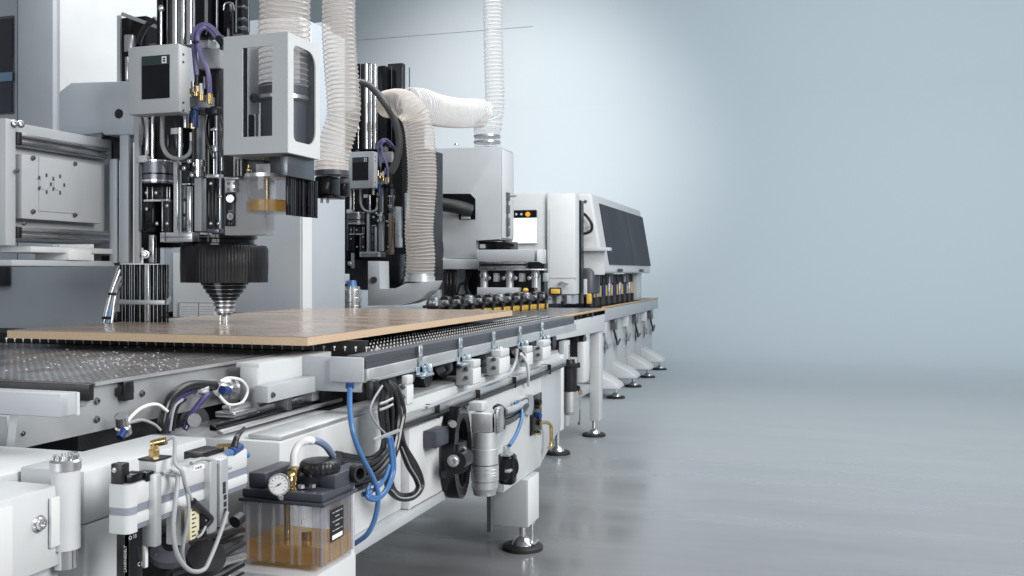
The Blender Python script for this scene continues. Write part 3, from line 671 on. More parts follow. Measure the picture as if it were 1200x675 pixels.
# ================================================================== SPINDLE UNIT
sp = thing("milling_spindle", "milling spindle with windowed guard box above a black pleated skirt touching the board", "milling spindle", (-2.0, 3.0, 1.05))
YF = 2.70
XL, XR = PY(262, 110, YF).x, PY(337, 110, YF).x
YR = PX(375, 110, XR).y
zt, zb = PY(337, 37, YF).z, PY(337, 178.5, YF).z
t = .005
def fz(v): return PY(300, v, YF).z
def fx(u): return PY(u, 110, YF).x
def oct_(x0, x1, z0, z1, c): return [(x0 + c, z0), (x1 - c, z0), (x1, z0 + c), (x1, z1 - c), (x1 - c, z1), (x0 + c, z1), (x0, z1 - c), (x0, z0 + c)]
def fullring(x0, x1, z0, z1, c, x0i, x1i, z0i, z1i):
    o = [(x0i + c, z0), (x1i - c, z0), (x1, z0i + c), (x1, z1i - c), (x1i - c, z1), (x0i + c, z1), (x0, z1i - c), (x0, z0i + c)]
    return o
enc = B(); enc.frame([V((x, YF, z)) for x, z in [(XL, zb), (XR, zb), (XR, zt), (XL, zt)]], [V((x, YF, z)) for x, z in [(fx(284), fz(160)), (fx(319), fz(160)), (fx(319), fz(55)), (fx(284), fz(55))]], (0, t, 0))
e1 = enc.done("guard_front", lgrey, sp)
B().box(fx(283.5), fx(319.5), YF + .006, YF + .009, fz(160.5), fz(54.5)).done("window_pane", glass, e1)
def ry(u): return PX(u, 110, XR).y
def rz(u, v): return PX(u, v, XR).z
i0, i1 = ry(344), ry(370)
iz0, iz1 = rz(344, 165), rz(344, 52)
c = .03
enc = B()
def rrect(a0, a1, b0, b1, r0, r1):   # corner radii: r0 on the near side, r1 on the far side
    out = []
    for ca, cb, r, st in ((a1 - r1, b0 + r1, r1, -90), (a1 - r1, b1 - r1, r1, 0), (a0 + r0, b1 - r0, r0, 90), (a0 + r0, b0 + r0, r0, 180)):
        for k in range(6): t_ = math.radians(st + 18 * k); out.append((ca + r * math.cos(t_), cb + r * math.sin(t_)))
    return out
enc.plate([V((XR, y, z)) for y, z in [(YF + t, zb), (YR, zb), (YR, zt), (YF + t, zt)]], [V((XR, y, z)) for y, z in rrect(i0, i1, iz0, iz1, .02, .05)], (-t, 0, 0))
e2 = enc.done("guard_side", white, sp)  # side coloured whiter than the front to paint in the light on it
B().box(XR - .009, XR - .006, i0 - .005, i1 + .005, iz0 - .01, iz1 + .01).done("window_pane", glass, e2)
B().box(XL + t, XR - t, YF + t, YR, zb, zb + t).done("guard_floor", lgrey, sp)
hx, hy = PY(333, 37, 2.88).x, 2.88
for v in (45, 170): bolt(sp, V((XL, YF + .01, fz(v))), (-1, 0, 0), .005, dsteel, "hinge_screw")
# interior: grey suction pipe and machinery
B().lathe([(0, zb + .006), (.078, zb + .006), (.078, zb + .19), (.084, zb + .195), (.084, zb + .25), (0, zb + .25)], (hx, hy, 0), n=36).done("suction_pipe", slate, sp)
B().lathe([(.085, 0), (.088, 0), (.088, .012), (.085, .012)], (hx, hy, zb + .2), n=36).done("pipe_clamp", steel, sp)
B().fp(291, 56, 304, 134, YF + .13, .004).done("inner_reflection_panel", white2, sp)  # white board stands in for a bright reflection on a polished plate
B().fp(283, 54, 290, 161, YF + .09, .004).done("inner_cover", gblack, sp)
B().fp(290.5, 134, 299, 161, YF + .12, .02, .003).done("inner_motor", gblack, sp)
B().fp(299.3, 118, 303, 161, YF + .135, .004).done("inner_strip", white2, sp)
B().box(XR - .07, XR - .012, YR - .012, YR - .006, zb + .01, zt - .01).done("inner_dark_panel", slate, sp)  # dark panel that darkens the far third of the side window
bolt(sp, PY(298, 115, YF + .12), (0, -1, 0), .012, dsteel)
# under the guard
B().fp(262, 178, 338, 206, 2.86, .2, .004).done("upper_housing", black, sp)
B().fp(316, 181, 340, 205, 2.80, .1, .004).done("upper_plate", slate, sp)
B().prism([PX(337, 182, XR - .02), PX(369, 186, XR - .02), PX(369, 212, XR - .02), PX(337, 206, XR - .02)], (-.03, 0, 0), .004).done("side_housing", dsteel, sp)
random.seed(5)
k = B(); y = PX(337, 220, XR - .035).y
while y < PX(371, 220, XR - .035).y:
    w = random.uniform(.005, .014); x = XR - .035 + random.uniform(-.006, .004); k.box(x - .008, x, y, y + w, PX(337, 252, XR - .035).z, PX(337, 206, XR - .035).z, .001); y += w
k.done("side_brush", gblack, sp)
B().fp(300, 192, 320, 205, 2.855, .003).done("rating_plate", steel, sp)
for u in (275, 279, 283): B().cyl(PY(u, 206, 2.84), PY(u, 182, 2.84), .004, n=10).done("air_line", steel, sp)
B().tube([PY(276, 186, 2.83), PY(285, 184, 2.82), PY(300, 185, 2.82)], .006, 10).done("air_line", greyhose, sp)
for u in (303, 312): B().cyl(PY(u, 183.5, 2.82), PY(u + 5, 183.5, 2.82), .011, n=12).done("brass_fitting", brass, sp)
B().lathe([(0, 0), (.009, 0), (.012, .01), (.008, .02), (.008, .03), (.004, .035), (.004, .045), (0, .045)], PY(291.5, 209, 2.80), n=14).done("brass_fitting", brass, sp)
# oil cup
cupc = PY(313.5, 228, 2.83); r1 = 24.5 * (cupc.y * cs - cupc.x * sn) / F
zc0, zc1 = PY(313, 250, 2.83).z, PY(313, 209, 2.83).z; zo = PY(313, 235, 2.83).z
oc = B().lathe([(r1 * .93, zc0 + .005), (0, zc0 + .004), (0, zc0), (r1 * .97, zc0), (r1, zc0 + .004), (r1, zc1), (r1 * .95, zc1), (r1 * .93, zc0 + .005)], (cupc.x, cupc.y, 0), n=40).done("oil_cup", plast, sp)
B().lathe([(0, zc0 + .006), (r1 * .92, zc0 + .006), (r1 * .92, zo), (0, zo)], (cupc.x, cupc.y, 0), n=40).done("oil_fill", oil, oc)
B().lathe([(0, zc0 + .007), (.008, zc0 + .007), (.008, zc1), (0, zc1)], (cupc.x, cupc.y, 0), n=12).done("dip_tube", brass, oc)
B().lathe([(0, zc1), (r1 * 1.06, zc1), (r1 * 1.06, zc1 + .012), (0, zc1 + .012)], (cupc.x, cupc.y, 0), n=40).done("cup_rim", steel, oc)
for k in range(6):
    t_ = k * math.pi / 3; B().cyl((cupc.x + r1 * 1.0 * math.cos(t_), cupc.y + r1 * 1.0 * math.sin(t_), zc0), (cupc.x + r1 * math.cos(t_), cupc.y + r1 * math.sin(t_), zc1), .004, n=8).done("cup_rib", plast, oc)
# head body
B().fp(263, 206, 322, 275.5, 2.92, .06, .004).done("head_body", lgrey, sp)
k = B().fp(262.5, 206.5, 285, 210, 2.895, .03, .001).done("valve_plate", alu, sp)
B().fp(263.5, 210.5, 280, 225, 2.90, .025, .002).done("valve_block", alu, sp)
for u, v in ((268, 215), (275, 215), (268, 222), (275, 222)): bolt(sp, PY(u, v, 2.90), (0, -1, 0), .004, dsteel)
np = B().fp(263.5, 226, 276.5, 265, 2.912, .01, .002).done("switch_plate", black, sp)
B().lathe([(.008, 0), (.013, 0), (.013, .002), (.008, .002)], PY(269.8, 253.5, 2.911), (0, -1, 0), 24).done("switch_ring", whiteink, np)
B().lathe([(0, 0), (.006, 0), (.005, .012), (0, .012)], PY(269.8, 253.5, 2.911), (0, -1, 0), 18).done("switch_knob", steel, np)
text("OUT", .009, PY(270, 247.3, 2.911), (1, 0, 0), (0, 0, 1), whiteink, np); text("0  1", .009, PY(270, 262.3, 2.911), (1, 0, 0), (0, 0, 1), whiteink, np)
B().lathe([(.007, 0), (.014, 0), (.014, .006), (.007, .006)], PY(270, 233, 2.905), (.4, -1, .1), 20).done("switch_eye", steel, np)
# collar, skirt, nose
sc_ = V((-2.08, 3.08, 0))
def sz(v): return H + (CV - v) * 3.55 / F
B().lathe([(0, sz(289)), (.116, sz(289)), (.116, sz(286)), (.108, sz(285)), (.108, sz(281)), (.118, sz(280)), (.118, sz(276)), (0, sz(276))], sc_, n=48).done("skirt_collar", gblack, sp)
def pl(t):   # pleats on the camera right part
    a = math.atan2(math.sin(t), math.cos(t))
    return 1 + (.0035 * math.cos(84 * t) if -1.62 < a < .6 else .0008 * math.sin(30 * t))
k = B(); k.lathe([(.11, sz(330)), (.156, sz(331)), (.158, sz(312)), (.157, sz(292)), (.150, sz(288)), (.11, sz(288))], sc_, n=504, mod=pl); k.done("dust_skirt", pm("skirt_rubber", (.012, .012, .014), .38, var=.5, scale=60, spec=.25, stretch=(1, 1, .08)), sp)
for va, vb, r in ((331, 334, .086), (335, 338.5, .078), (339.5, 343.5, .068), (344.5, 348, .056), (349, 351.5, .047)):
    B().lathe([(0, sz(vb)), (r * .96, sz(vb)), (r, sz(vb - .6)), (r, sz(va + .6)), (r * .97, sz(va)), (0, sz(va))], sc_, n=48).done("nose_ring", gblack, sp)
    B().lathe([(0, sz(vb + 1)), (r * .92, sz(vb + 1)), (r * .92, sz(vb)), (0, sz(vb))], sc_, n=40).done("nose_step", dsteel, sp)
for va, vb, r, m in ((352, 354, .041, steel), (354.2, 356, .037, dsteel), (356.2, 359, .040, steel), (359.2, 361, .034, dsteel), (361.2, 365, .037, steel), (365.2, 367, .029, chrome), (367.2, 369.2, .024, dsteel)):
    B().lathe([(0, sz(vb)), (r * .95, sz(vb)), (r, sz(vb - .4)), (r, sz(va + .4)), (r * .95, sz(va)), (0, sz(va))], sc_, n=36).done("tool_holder", m, sp)
ns = B(); ns.lathe([(0, 1.0137), (.006, 1.0137), (.007, sz(371)), (.012, sz(369.2)), (0, sz(369.2))], sc_, n=14)
ns.cyl(sc_ + V((.016, -.01, 1.0137)), sc_ + V((.016, -.01, sz(369.2))), .0035, n=8); ns.cyl(sc_ + V((-.018, .0, 1.016)), sc_ + V((-.018, 0, sz(369.2))), .0035, n=8); ns.done("drill_bit", chrome, sp)

# ================================================================== REAR CABINETS
rc = thing("rear_cabinet", "wide blue grey cabinet behind the spindle with a paper schedule on a white panel", "machine cabinet", (-2.7, 4.6, 0))
B().fp(166, 27, 352, 366.5, 4.40, .5, .006).done("cabinet_body", bgrey, rc)
q = PY(352, 200, 4.4)
B().box(q.x + .001, q.x + .008, 4.41, PX(364, 200, q.x).y, .9, PY(352, 28, 4.4).z).done("cabinet_lit_side", white2, rc)  # cabinet's right face whitened to look lit
wp = B().fp(203, 296, 268, 378, 4.385, .013).done("white_panel", white2, rc)
sh = B().fp(209, 354.5, 252, 377.5, 4.380, .004).done("schedule_sheet", paper, wp)
for a in ((209.5, 354.5, 210.1, 374), (232.5, 354.5, 233.1, 374), (209.5, 354.5, 252, 355.1)): B().fp(*a, 4.3785, .001).done("table_line", dsteel, sh)
for v in range(359, 375, 3): B().fp(211, v, 231, v + .5, 4.3787, .0008).done("table_line", grey, sh); B().fp(234, v, 251, v + .5, 4.3787, .0008).done("table_line", grey, sh)
r2 = thing("side_cabinet", "narrow grey cabinet between the spindle cabinet and the distant drilling head", "machine cabinet", (-2.7, 5.0, 0))
B().fp(364, 26, 388, 366.5, 4.9, .12, .006).done("cabinet_body", grey, r2)
B().fp(388, 180, 402, 366.5, 4.95, .06, .006).done("cabinet_edge", lgrey, r2)

# ================================================================== SECOND DRILLING HEAD (copy)
dup(hd, V((-.62, 2.85, -.01)), "distant drilling head half hidden by ribbed hoses, with thick black cable arching over it")
s2 = thing("head_tower", "black tower block of the distant drilling head with steel columns, left of the hanging hose", "machine tower", (-2.8, 5.9, 0))
B().fp(404, 128, 478, 176, 5.95, .3, .01).done("tower_box", gblack, s2)
B().fp(404, 176, 500, 340, 6.1, .3).done("tower_back", black, s2)
B().fp(412, 118, 458, 127, 6.0, .2, .002).done("top_plate", white2, s2)
for u in (434, 441): B().cyl(PY(u, 175, 5.9), PY(u, 130, 5.9), .012).done("steel_column", chrome, s2)
B().fp(463, 242, 472, 290, 5.6, .1, .003).done("steel_block", steel, s2)
B().fp(455, 250, 462, 300, 5.6, .1, .003).done("copper_block", pm("brown_block", (.3, .22, .18), .35, .7), s2)
B().fp(452, 298, 476, 337, 5.6, .1, .003).done("dark_cover", gblack, s2)
B().fp(474, 226, 480, 256, 5.6, .1, .003).done("steel_block", steel, s2)
B().tube([PY(421, 96, 5.4), PY(434, 101, 5.4), PY(449, 118, 5.4), PY(462, 140, 5.4), PY(468, 165, 5.4), PY(464, 190, 5.4), PY(458, 202, 5.4)], .022, 12).done("arched_cable", pm("grey_black_cable", (.06, .06, .065), .4), s2)
B().tube([PY(466, 130, 5.7), PY(474, 150, 5.7), PY(477, 200, 5.7), PY(476, 280, 5.7)], .03, 12).done("energy_chain", black, s2)
nz = thing("dust_nozzle", "grey sheet metal dust nozzle with a round hole under the hanging ribbed hose", "dust nozzle", (-2.5, 5.3, 1.0))
pts = [(431, 306), (444.5, 306), (444.5, 339), (462, 339), (476, 332), (509, 329), (503, 341), (493, 351), (480, 356), (466, 358), (431, 358)]
B().prism([PY(u, v, 5.3) for u, v in pts], (0, .14, 0), .003).done("nozzle_body", lgrey, nz)
B().cyl(PY(438, 328, 5.299), PY(438, 328, 5.29), .02, n=24).done("round_hole", black, nz)
B().lathe([(0, 0), (.092, 0), (.092, .03), (.086, .032), (.086, .055), (0, .055)], PY(492, 330, 5.38), n=36).done("hose_collar", alup, nz)
ag = thing("steel_canister", "shiny ribbed steel canister with blue cap standing behind the board", "canister", (-2.75, 5.1, 1.0))
qc = PY(412.5, 362, 5.0)
B().lathe([(0, 0), (.055, 0), (.055, .02), (.05, .022), (.05, .04), (.055, .042), (.055, .065), (.05, .067), (.05, .085), (.055, .087), (.055, .11), (.045, .115), (.045, .13), (0, .13)], qc, n=36).done("canister_body", chrome, ag)
B().cyl(qc + V((0, 0, .13)), qc + V((0, 0, .165)), .03, .022).done("blue_cap", blue, ag)
B().fp(394, 321, 410, 333, 4.97, .06, .004).done("clamp", alup, ag)

# ================================================================== DUST HOSES
hA = thing("dust_hose", "ribbed clear dust hose dropping into the windowed guard box", "hose", (hx, hy, 2.0))
hose(hA, [(hx, hy, zb + .23), (hx, hy, zb + .4), (hx + .003, hy, 2.1), (hx + .002, hy, 2.4)], .083, .0185)
hB = thing("dust_hose", "ribbed clear dust hose hanging in an S-bend right of the guard box", "hose", (-2.1, 3.6, 2.0))
Yh = 3.55
hose(hB, [PY(389, 199, Yh), PY(390, 185, Yh), PY(396, 160, Yh), PY(403, 135, Yh), PY(402, 105, Yh), PY(399, 70, Yh), PY(397, 30, Yh), PY(397, -20, Yh), PY(396, -60, Yh)], .0665, .0185)
hk = thing("hose_coupling", "black hose coupling with steel band hanging below the S-bend hose", "coupling", tuple(PY(390, 215, Yh)))
B().lathe([(.055, 0), (.069, 0), (.069, .05), (.055, .05)], PY(389, 204, Yh), n=32).done("clear_sleeve", hosew, hk)
B().lathe([(0, 0), (.071, 0), (.071, .02), (0, .02)], PY(389, 206, Yh), n=32).done("steel_band", slate, hk)
k = B(); k.fp(368, 206, 400, 228, Yh - .05, .12, .008); k.fp(398, 207, 411, 230, Yh - .04, .1, .004); k.fp(371, 228, 405, 232, Yh - .04, .1, .004); k.done("coupling_body", gblack, hk)
B().fp(398, 209, 411, 215, Yh - .045, .02, .002).done("coupling_plate", dsteel, hk)
for u in (377, 384): B().cyl(PY(u, 238, Yh), PY(u, 231, Yh), .006, n=10).done("coupling_pin", steel, hk)
hC = thing("dust_hose", "ribbed clear dust hose arching over and falling to the grey nozzle", "hose", (-2.4, 5.4, 1.8))
Yc = 5.38
hose(hC, [PY(492, 322, Yc), PY(493, 300, Yc), PY(491, 270, Yc), PY(493, 240, Yc), PY(495, 210, Yc), PY(493, 170, Yc), PY(489, 142, Yc), PY(480, 127, Yc), PY(468, 121, Yc + .15), PY(455, 122, Yc + .35)], .086, .0205)
hE = thing("dust_hose", "pale ribbed hose lying level above the grey housing, joining the arching hose", "hose", (-2.4, 6.5, 2.2))
hose(hE, [PY(478, 122, 5.75), PY(495, 124, 5.9), PY(515, 130, 6.3), PY(540, 133, 6.8), PY(562, 133, 7.1), PY(572, 140, 7.15), PY(572, 152, 7.15)], .105, .03, hosewf, coilp)
hD = thing("dust_hose", "narrow pale ribbed hose rising straight up above the grey housing", "hose", (-2.3, 7.3, 2.4))
hose(hD, [PY(578, 138, 7.3), PY(580, 120, 7.3), PY(579, 80, 7.3), PY(578, 30, 7.3), PY(578, -40, 7.3)], .074, .03, hosewf, coilp)
cl = thing("hose_socket", "clear hose socket with steel clamps standing on the grey housing", "hose socket", tuple(PY(571, 172, 7.15)))
B().lathe([(.09, 0), (.1, 0), (.1, .03), (.103, .032), (.103, .045), (.1, .047), (.1, .11), (.112, .14), (.09, .14)], PY(571, 173, 7.15), n=36).done("socket_wall", hosewf, cl)
for v in (168, 161): B().lathe([(.1, 0), (.107, 0), (.107, .014), (.1, .014)], PY(571, v, 7.15), n=36).done("steel_clamp", steel, cl)
# ================================================================== GREY HOUSING (unit behind)
gh = thing("suction_housing", "grey sheet metal housing with a black cable arm slot under the pale hoses", "machine housing", (-2.5, 7.1, 1.0))
YG = 7.0
B().prism([PY(u, v, YG) for u, v in ((508, 173.5), (586.5, 172), (586.5, 281), (557, 281), (557, 303), (520, 303), (520, 282), (508, 282))], (0, .33, 0), .006).done("housing_body", lgrey, gh)
xg = PY(586.5, 200, YG).x; B().box(xg + .001, xg + .012, YG + .02, YG + .31, PY(586, 279, YG).z, PY(586, 175, YG).z, .004).done("side_panel", white, gh)  # whiter sheet imitates light on the housing's right side
k = B()
for v in (230, 245, 260, 272): k.box(xg + .012, xg + .03, YG + .10, YG + .16, PY(593, v + 4, YG).z, PY(593, v - 6, YG).z, .004)
k.box(xg + .012, xg + .02, YG + .11, YG + .15, PY(593, 277, YG).z, PY(593, 224, YG).z, .003); k.done("hinge", dsteel, gh)
B().cyl((xg + .012, YG + .13, PY(596, 228, YG).z), (xg + .09, YG + .13, PY(596, 228, YG).z), .008, n=10).done("latch_pin", steel, gh)
sl = B().prism([PY(u, v, YG - .004) for u, v in ((519, 227), (551, 227), (557, 233), (557, 257), (538, 257), (537, 247), (530, 242), (519, 231))], (0, .01, 0)).done("cable_slot", gblack, gh)
B().tube([PY(506, 238, YG - .12), PY(520, 240, YG - .1), PY(538, 243, YG - .06), PY(552, 247, YG + .0)], .052, 14).done("cable_arm", rubber, gh)
B().fp(540, 252, 552, 256.5, YG - .02, .03, .003).done("slot_clip", whiteink, gh)
bolt(gh, PY(535, 170, YG + .05), (0, 0, 1), .014, steel)
B().fp(508, 283, 520, 303, YG + .03, .2, .003).done("side_block", black, gh)
B().fp(519, 303.5, 558, 315.5, YG - .02, .25, .004).done("lower_bar", lgrey, gh)
B().fp(508, 304, 520.5, 352, YG + .02, .15, .004).done("support_post", grey, gh)
B().fp(519, 315.5, 566, 352, YG + .2, .1).done("dark_backing", black, gh)  # black board painting the darkness behind the cables
B().fp(535, 316, 546, 345, YG + .19, .02).done("bright_gap_panel", white2, gh)  # white board imitates brightness seen through a gap
for u in (523, 527, 532): B().tube([PY(u, 316, YG + .05), PY(u + .6, 335, YG + .03), PY(u - .4, 351, YG + .05)], .016, 10).done("black_cable", cable_m, gh)
for k in range(4): B().tube([PY(555 - k, 316, YG + .05), PY(548 - k * .6, 328, YG + .04), PY(548 - k * .5, 340, YG + .04), PY(555, 350, YG + .05)], .013, 10).done("black_cable", cable_m, gh)
B().tube([PY(536, 345, YG + .05), PY(539, 334, YG + .05), PY(546, 332, YG + .05)], .01, 8).done("black_cable", cable_m, gh)

# ================================================================== PRESS UNIT
pu = thing("press_unit", "grey pressing unit with stacked beams and roller posts below the suction housing", "press unit", (-2.2, 7.0, 1.0))
B().fp(557, 283, 607, 293, 7.1, .2, .003).done("dark_top", black, pu)
B().fp(562, 286, 570, 291, 7.06, .05, .003).done("top_clamp", white2, pu)
B().tube([PY(582, 289, 7.05), PY(592, 285, 7.05), PY(603, 287, 7.05)], .02, 10).done("top_cable", cable_m, pu)
B().fp(558.5, 292.5, 630, 306.5, 6.85, .12, .004).done("upper_beam", lgrey, pu)
B().prism([PY(629.5, 292, 6.86), PY(636, 292, 6.95), PY(636, 309, 6.95), PY(629.5, 306, 6.86)], (0, .1, 0), .002).done("beam_end", white, pu)
B().fp(562, 307, 619, 314.5, 6.87, .1, .002).done("slot_beam", steel, pu)
B().fp(563, 309, 617, 311.5, 6.865, .01).done("slot_gap", black, pu)
B().fp(559, 307, 642, 350, 7.05, .1).done("dark_backing", black, pu)  # black board in place of the dark voids behind the beams
B().fp(560, 314.8, 641, 317, 6.86, .08, .002).done("slide_bar", chrome, pu)
for u in (567.5, 597.5, 627.5):
    B().cyl(PY(u, 337, 6.93), PY(u, 316, 6.93), .029, n=24).done("roller_post", alup, pu); B().cyl(PY(u, 325, 6.93), PY(u, 321, 6.93), .036, n=24).done("post_ring", steel, pu)
for u in (578, 608, 636): B().fp(u, 320, u + 8, 330, 6.9, .06, .004).done("slide_block", lgrey, pu)
for u in (573, 590, 604, 620): bolt(pu, PY(u, 326, 6.88), (0, -1, 0), .012, chrome)
B().fp(559, 337, 611, 347.5, 6.85, .09, .003).done("lower_beam", lgrey, pu)
for u, v in ((612, 345), (616, 340), (622, 346), (618, 349)): B().ball(PY(u, v, 6.9), .022, (1, 1, .8)).done("amber_part", yellow, pu)
B().fp(626, 322, 634, 352, 6.95, .05, .004).done("end_post", steel, pu)
# ---------------- mid table
mt = thing("mid_table", "grey transfer table with tan edge strip on a square white leg beyond the bed", "machine table", (-1.6, 6.0, 0))
B().box(-3.2, -1.452, 4.99, 6.96, .885, .925).done("table_top", perf("perforated_mid", (.17, .17, .18), (.02, .02, .02), .035, .24, .3), mt)
B().box(-1.4515, -1.44, 5.02, 6.95, .916, .928, .001).done("edge_strip", tan, mt)
spn = B().prism([V((-1.47, 5.5, .915)), V((-1.47, 6.96, .915)), V((-1.47, 6.96, .76)), V((-1.47, 5.5, .79))], (.018, 0, 0), .002).done("side_plate", white, mt)
p = PX(694, 368, -1.45); B().lathe([(0, 0), (.022, 0), (.022, .004), (0, .004)], p, (1, 0, 0), 20).done("round_port", black, spn)
for u, v in ((676, 373), (680, 370), (688, 369)): bolt(spn, PX(u, v, -1.45), (1, 0, 0), .008, dsteel)
lg = B().box(PY(691, 450, 6.8).x, -1.46, 6.8, 6.92, .115, .76, .004).done("leg", white, mt)
foot(lg, -1.51, 6.85, .085, .115)
B().box(-2.6, -1.62, 5.6, 6.75, .62, .78).done("under_box", grey, mt)
B().fp(676, 401, 690.5, 449, 6.3, .2, .01).done("control_cabinet", white2, mt)
B().box(-1.9, -1.53, 5.6, 6.85, .32, .38, .003).done("stretcher", lgrey, mt)
B().fp(655, 420, 668, 500, 5.5, .08, .004).done("inner_post", lgrey, mt)
foot(mt, -1.59, 6.1, .085, .2)
B().box(-1.66, -1.54, 5.9, 6.15, .2, .60, .004).done("short_leg", white, mt)
for y in (5.3, 5.8, 6.3):
    k = B(); k.box(-1.7, -1.5, y, y + .18, .62, .80, .01); k.cyl((-1.5, y + .08, .72), (-1.47, y + .08, .72), .05); k.done("under_motor", black, mt)
# ---------------- pressure shoes
for k in range(12):
    f = k / 11; x = -2.10 + .20 * f; y = 5.2 + 1.65 * f
    o = thing("pressure_shoe", "black domed pressure shoe on yellow foot in the row behind the board", "pressure shoe", (x, y, .925), "pressure shoes along the table")
    if k == 0: o["label"] = "first black pressure shoe of the row, in front of the grey nozzle"
    if k == 11: o["label"] = "last black pressure shoe of the row, beside the yellow end block"
    B().box(x - .03, x + .034, y - .045, y + .045, .9255, .962, .004).done("shoe_foot", yellow, o)
    B().box(x - .025, x + .03, y - .04, y + .04, .9625, .9865).done("shoe_block", black, o)
    B().box(x + .036, x + .043, y - .055, y - .035, .926, 1.0, .002).done("shoe_bracket", black, o)
    B().box(x - .05, x + .05, y - .055, y + .055, .987, 1.003, .005).done("shoe_plate", black, o)
    B().lathe([(0, 1.003), (.046, 1.003), (.044, 1.025), (.030, 1.048), (0, 1.056)], (x, y, 0), n=20).done("shoe_dome", gblack if k % 3 else dsteel, o)
    B().box(x - .01, x + .03, y - .052, y - .03, 1.003, 1.03, .004).done("shoe_clip", steel, o)

# ================================================================== SCREEN CABINET
scb = thing("screen_cabinet", "white operator cabinet with a bright screen and orange button", "machine cabinet", (-2.3, 8.4, 0))
YS = 8.3
B().fp(596, 226, 643, 352, YS + .02, .12, .01).done("screen_wing", white, scb)
B().fp(641, 226.5, 679, 345, YS - .03, .16, .012).done("cabinet_body", white2, scb)
B().fp(643.5, 246, 644.2, 345, YS - .035, .01).done("door_gap", grey, scb)
B().fp(641.5, 325, 677.5, 325.8, YS - .035, .01).done("door_gap", grey, scb)
con = B().fp(598, 246, 629.5, 285.5, YS, .03, .002).done("control_panel", slate, scb)
B().fp(600, 255.5, 629, 285, YS - .004, .003).done("screen", screen, con)
B().fp(600, 246.8, 629, 254.8, YS - .003, .002).done("button_strip", gblack, con)
B().cyl(PY(618.5, 251, YS - .003), PY(618.5, 251, YS - .03), .022, n=20).done("orange_button", orange, con)
for u in (605, 611): B().cyl(PY(u, 251, YS - .003), PY(u, 251, YS - .01), .011, n=14).done("small_button", grey, con)
hb = B().fp(643, 337, 658.5, 346, YS - .06, .03, .012).done("yellow_block", black, scb)
B().fp(645.5, 338.6, 656.5, 344.2, YS - .066, .01, .004).done("yellow_face", yellow, hb)
B().fp(637, 336, 642.5, 346, YS - .07, .04, .01).done("amber_end", yellow, scb)
B().tube([PY(655, 333, YS - .05), PY(660, 330.5, YS - .07), PY(666, 333, YS - .07)], .013, 8).done("door_handle", steel, scb)
k = B()
for u in (641, 652, 664): k.fp(u, 346, u + 8, 356, YS - .02, .2, .005)
k.done("base_block", lgrey, scb)
B().fp(638, 346, 678, 356, YS + .1, .2).done("base_void", grey, scb)
B().fp(657, 353, 663, 357, YS - .1, .05, .003).done("base_clip", black, scb)
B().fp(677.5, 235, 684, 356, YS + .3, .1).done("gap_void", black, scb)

# ================================================================== EDGE MACHINE (far)
em = thing("edge_machine", "far white edge machine with tilted dark window hood and flared feet", "edge machine", (-2.2, 10.5, 0))
Ya, Yb = 8.87, 11.6
zt_, zb_ = 1.945, 1.18
hood = B()
A = [V((-2.9, Ya, zb_)), V((-1.85, Ya, zb_)), V((-1.85, Yb, zb_)), V((-2.9, Yb, zb_)), V((-2.8, Ya, zt_)), V((-1.98, Ya, zt_)), V((-1.98, Yb, zt_)), V((-2.8, Yb, zt_))]
hood.hexa(A, .03, 3); ho = hood.done("hood", white, em)
def hp(y, z, o=0):   # point on the tilted side face
    f = (z - zb_) / (zt_ - zb_); return V((-1.85 - .13 * f + o, y, z))
yw0, yw1 = PX(706, 270, -1.93).y, PX(757, 270, -1.93).y - .08
zw0, zw1 = 1.265, 1.86
ym = yw0 + (yw1 - yw0) * .58
for a, c_ in ((yw0, ym - .012), (ym + .012, yw1)):
    pn = B().prism([hp(a, zw0, .002), hp(c_, zw0, .002), hp(c_, zw1, .002), hp(a, zw1, .002)], (.006, 0, 0)).done("window_pane", pm("smoked_glass", (.030, .033, .044), .4, var=.4, scale=.9, stretch=(1, 1.4, .5), spec=.08), ho)  # uneven tone painted in place of reflections on the pane
B().prism([hp(ym - .012, zw0, .001), hp(ym + .012, zw0, .001), hp(ym + .012, zw1, .001), hp(ym - .012, zw1, .001)], (.008, 0, 0)).done("window_bar", slate, ho)
for u in (727, 752): 
    p = PX(u, 321.5, -1.845); B().box(p.x - .002, p.x + .004, p.y - .12, p.y + .12, 1.195, 1.225, .002).done("dark_mark", ink, ho)
for u, v in ((679, 236), (686, 236)): bolt(ho, PY(u, v, Ya - .001), (0, -1, 0), .012, dsteel)
B().tube([PY(678, 249, Ya - .05), PY(686, 252, Ya - .07), PY(693, 262, Ya - .07), PY(692, 271, Ya - .06), PY(680, 275, Ya - .05)], .014, 10).done("loop_cable", cable_m, em)
B().cyl(PY(680, 266, Ya - .03), PY(691, 265.5, Ya - .03), .006, n=8).done("tie_rod", grey, em)
B().fp(682, 290, 717, 294, Ya - .12, .1, .003).done("shelf_plate", white, em)
B().fp(678, 275, 683, 350, Ya - .06, .06, .003).done("cable_channel", black, em)
B().fp(684, 294, 709, 322, Ya - .03, .03, .003).done("front_panel", white2, em)
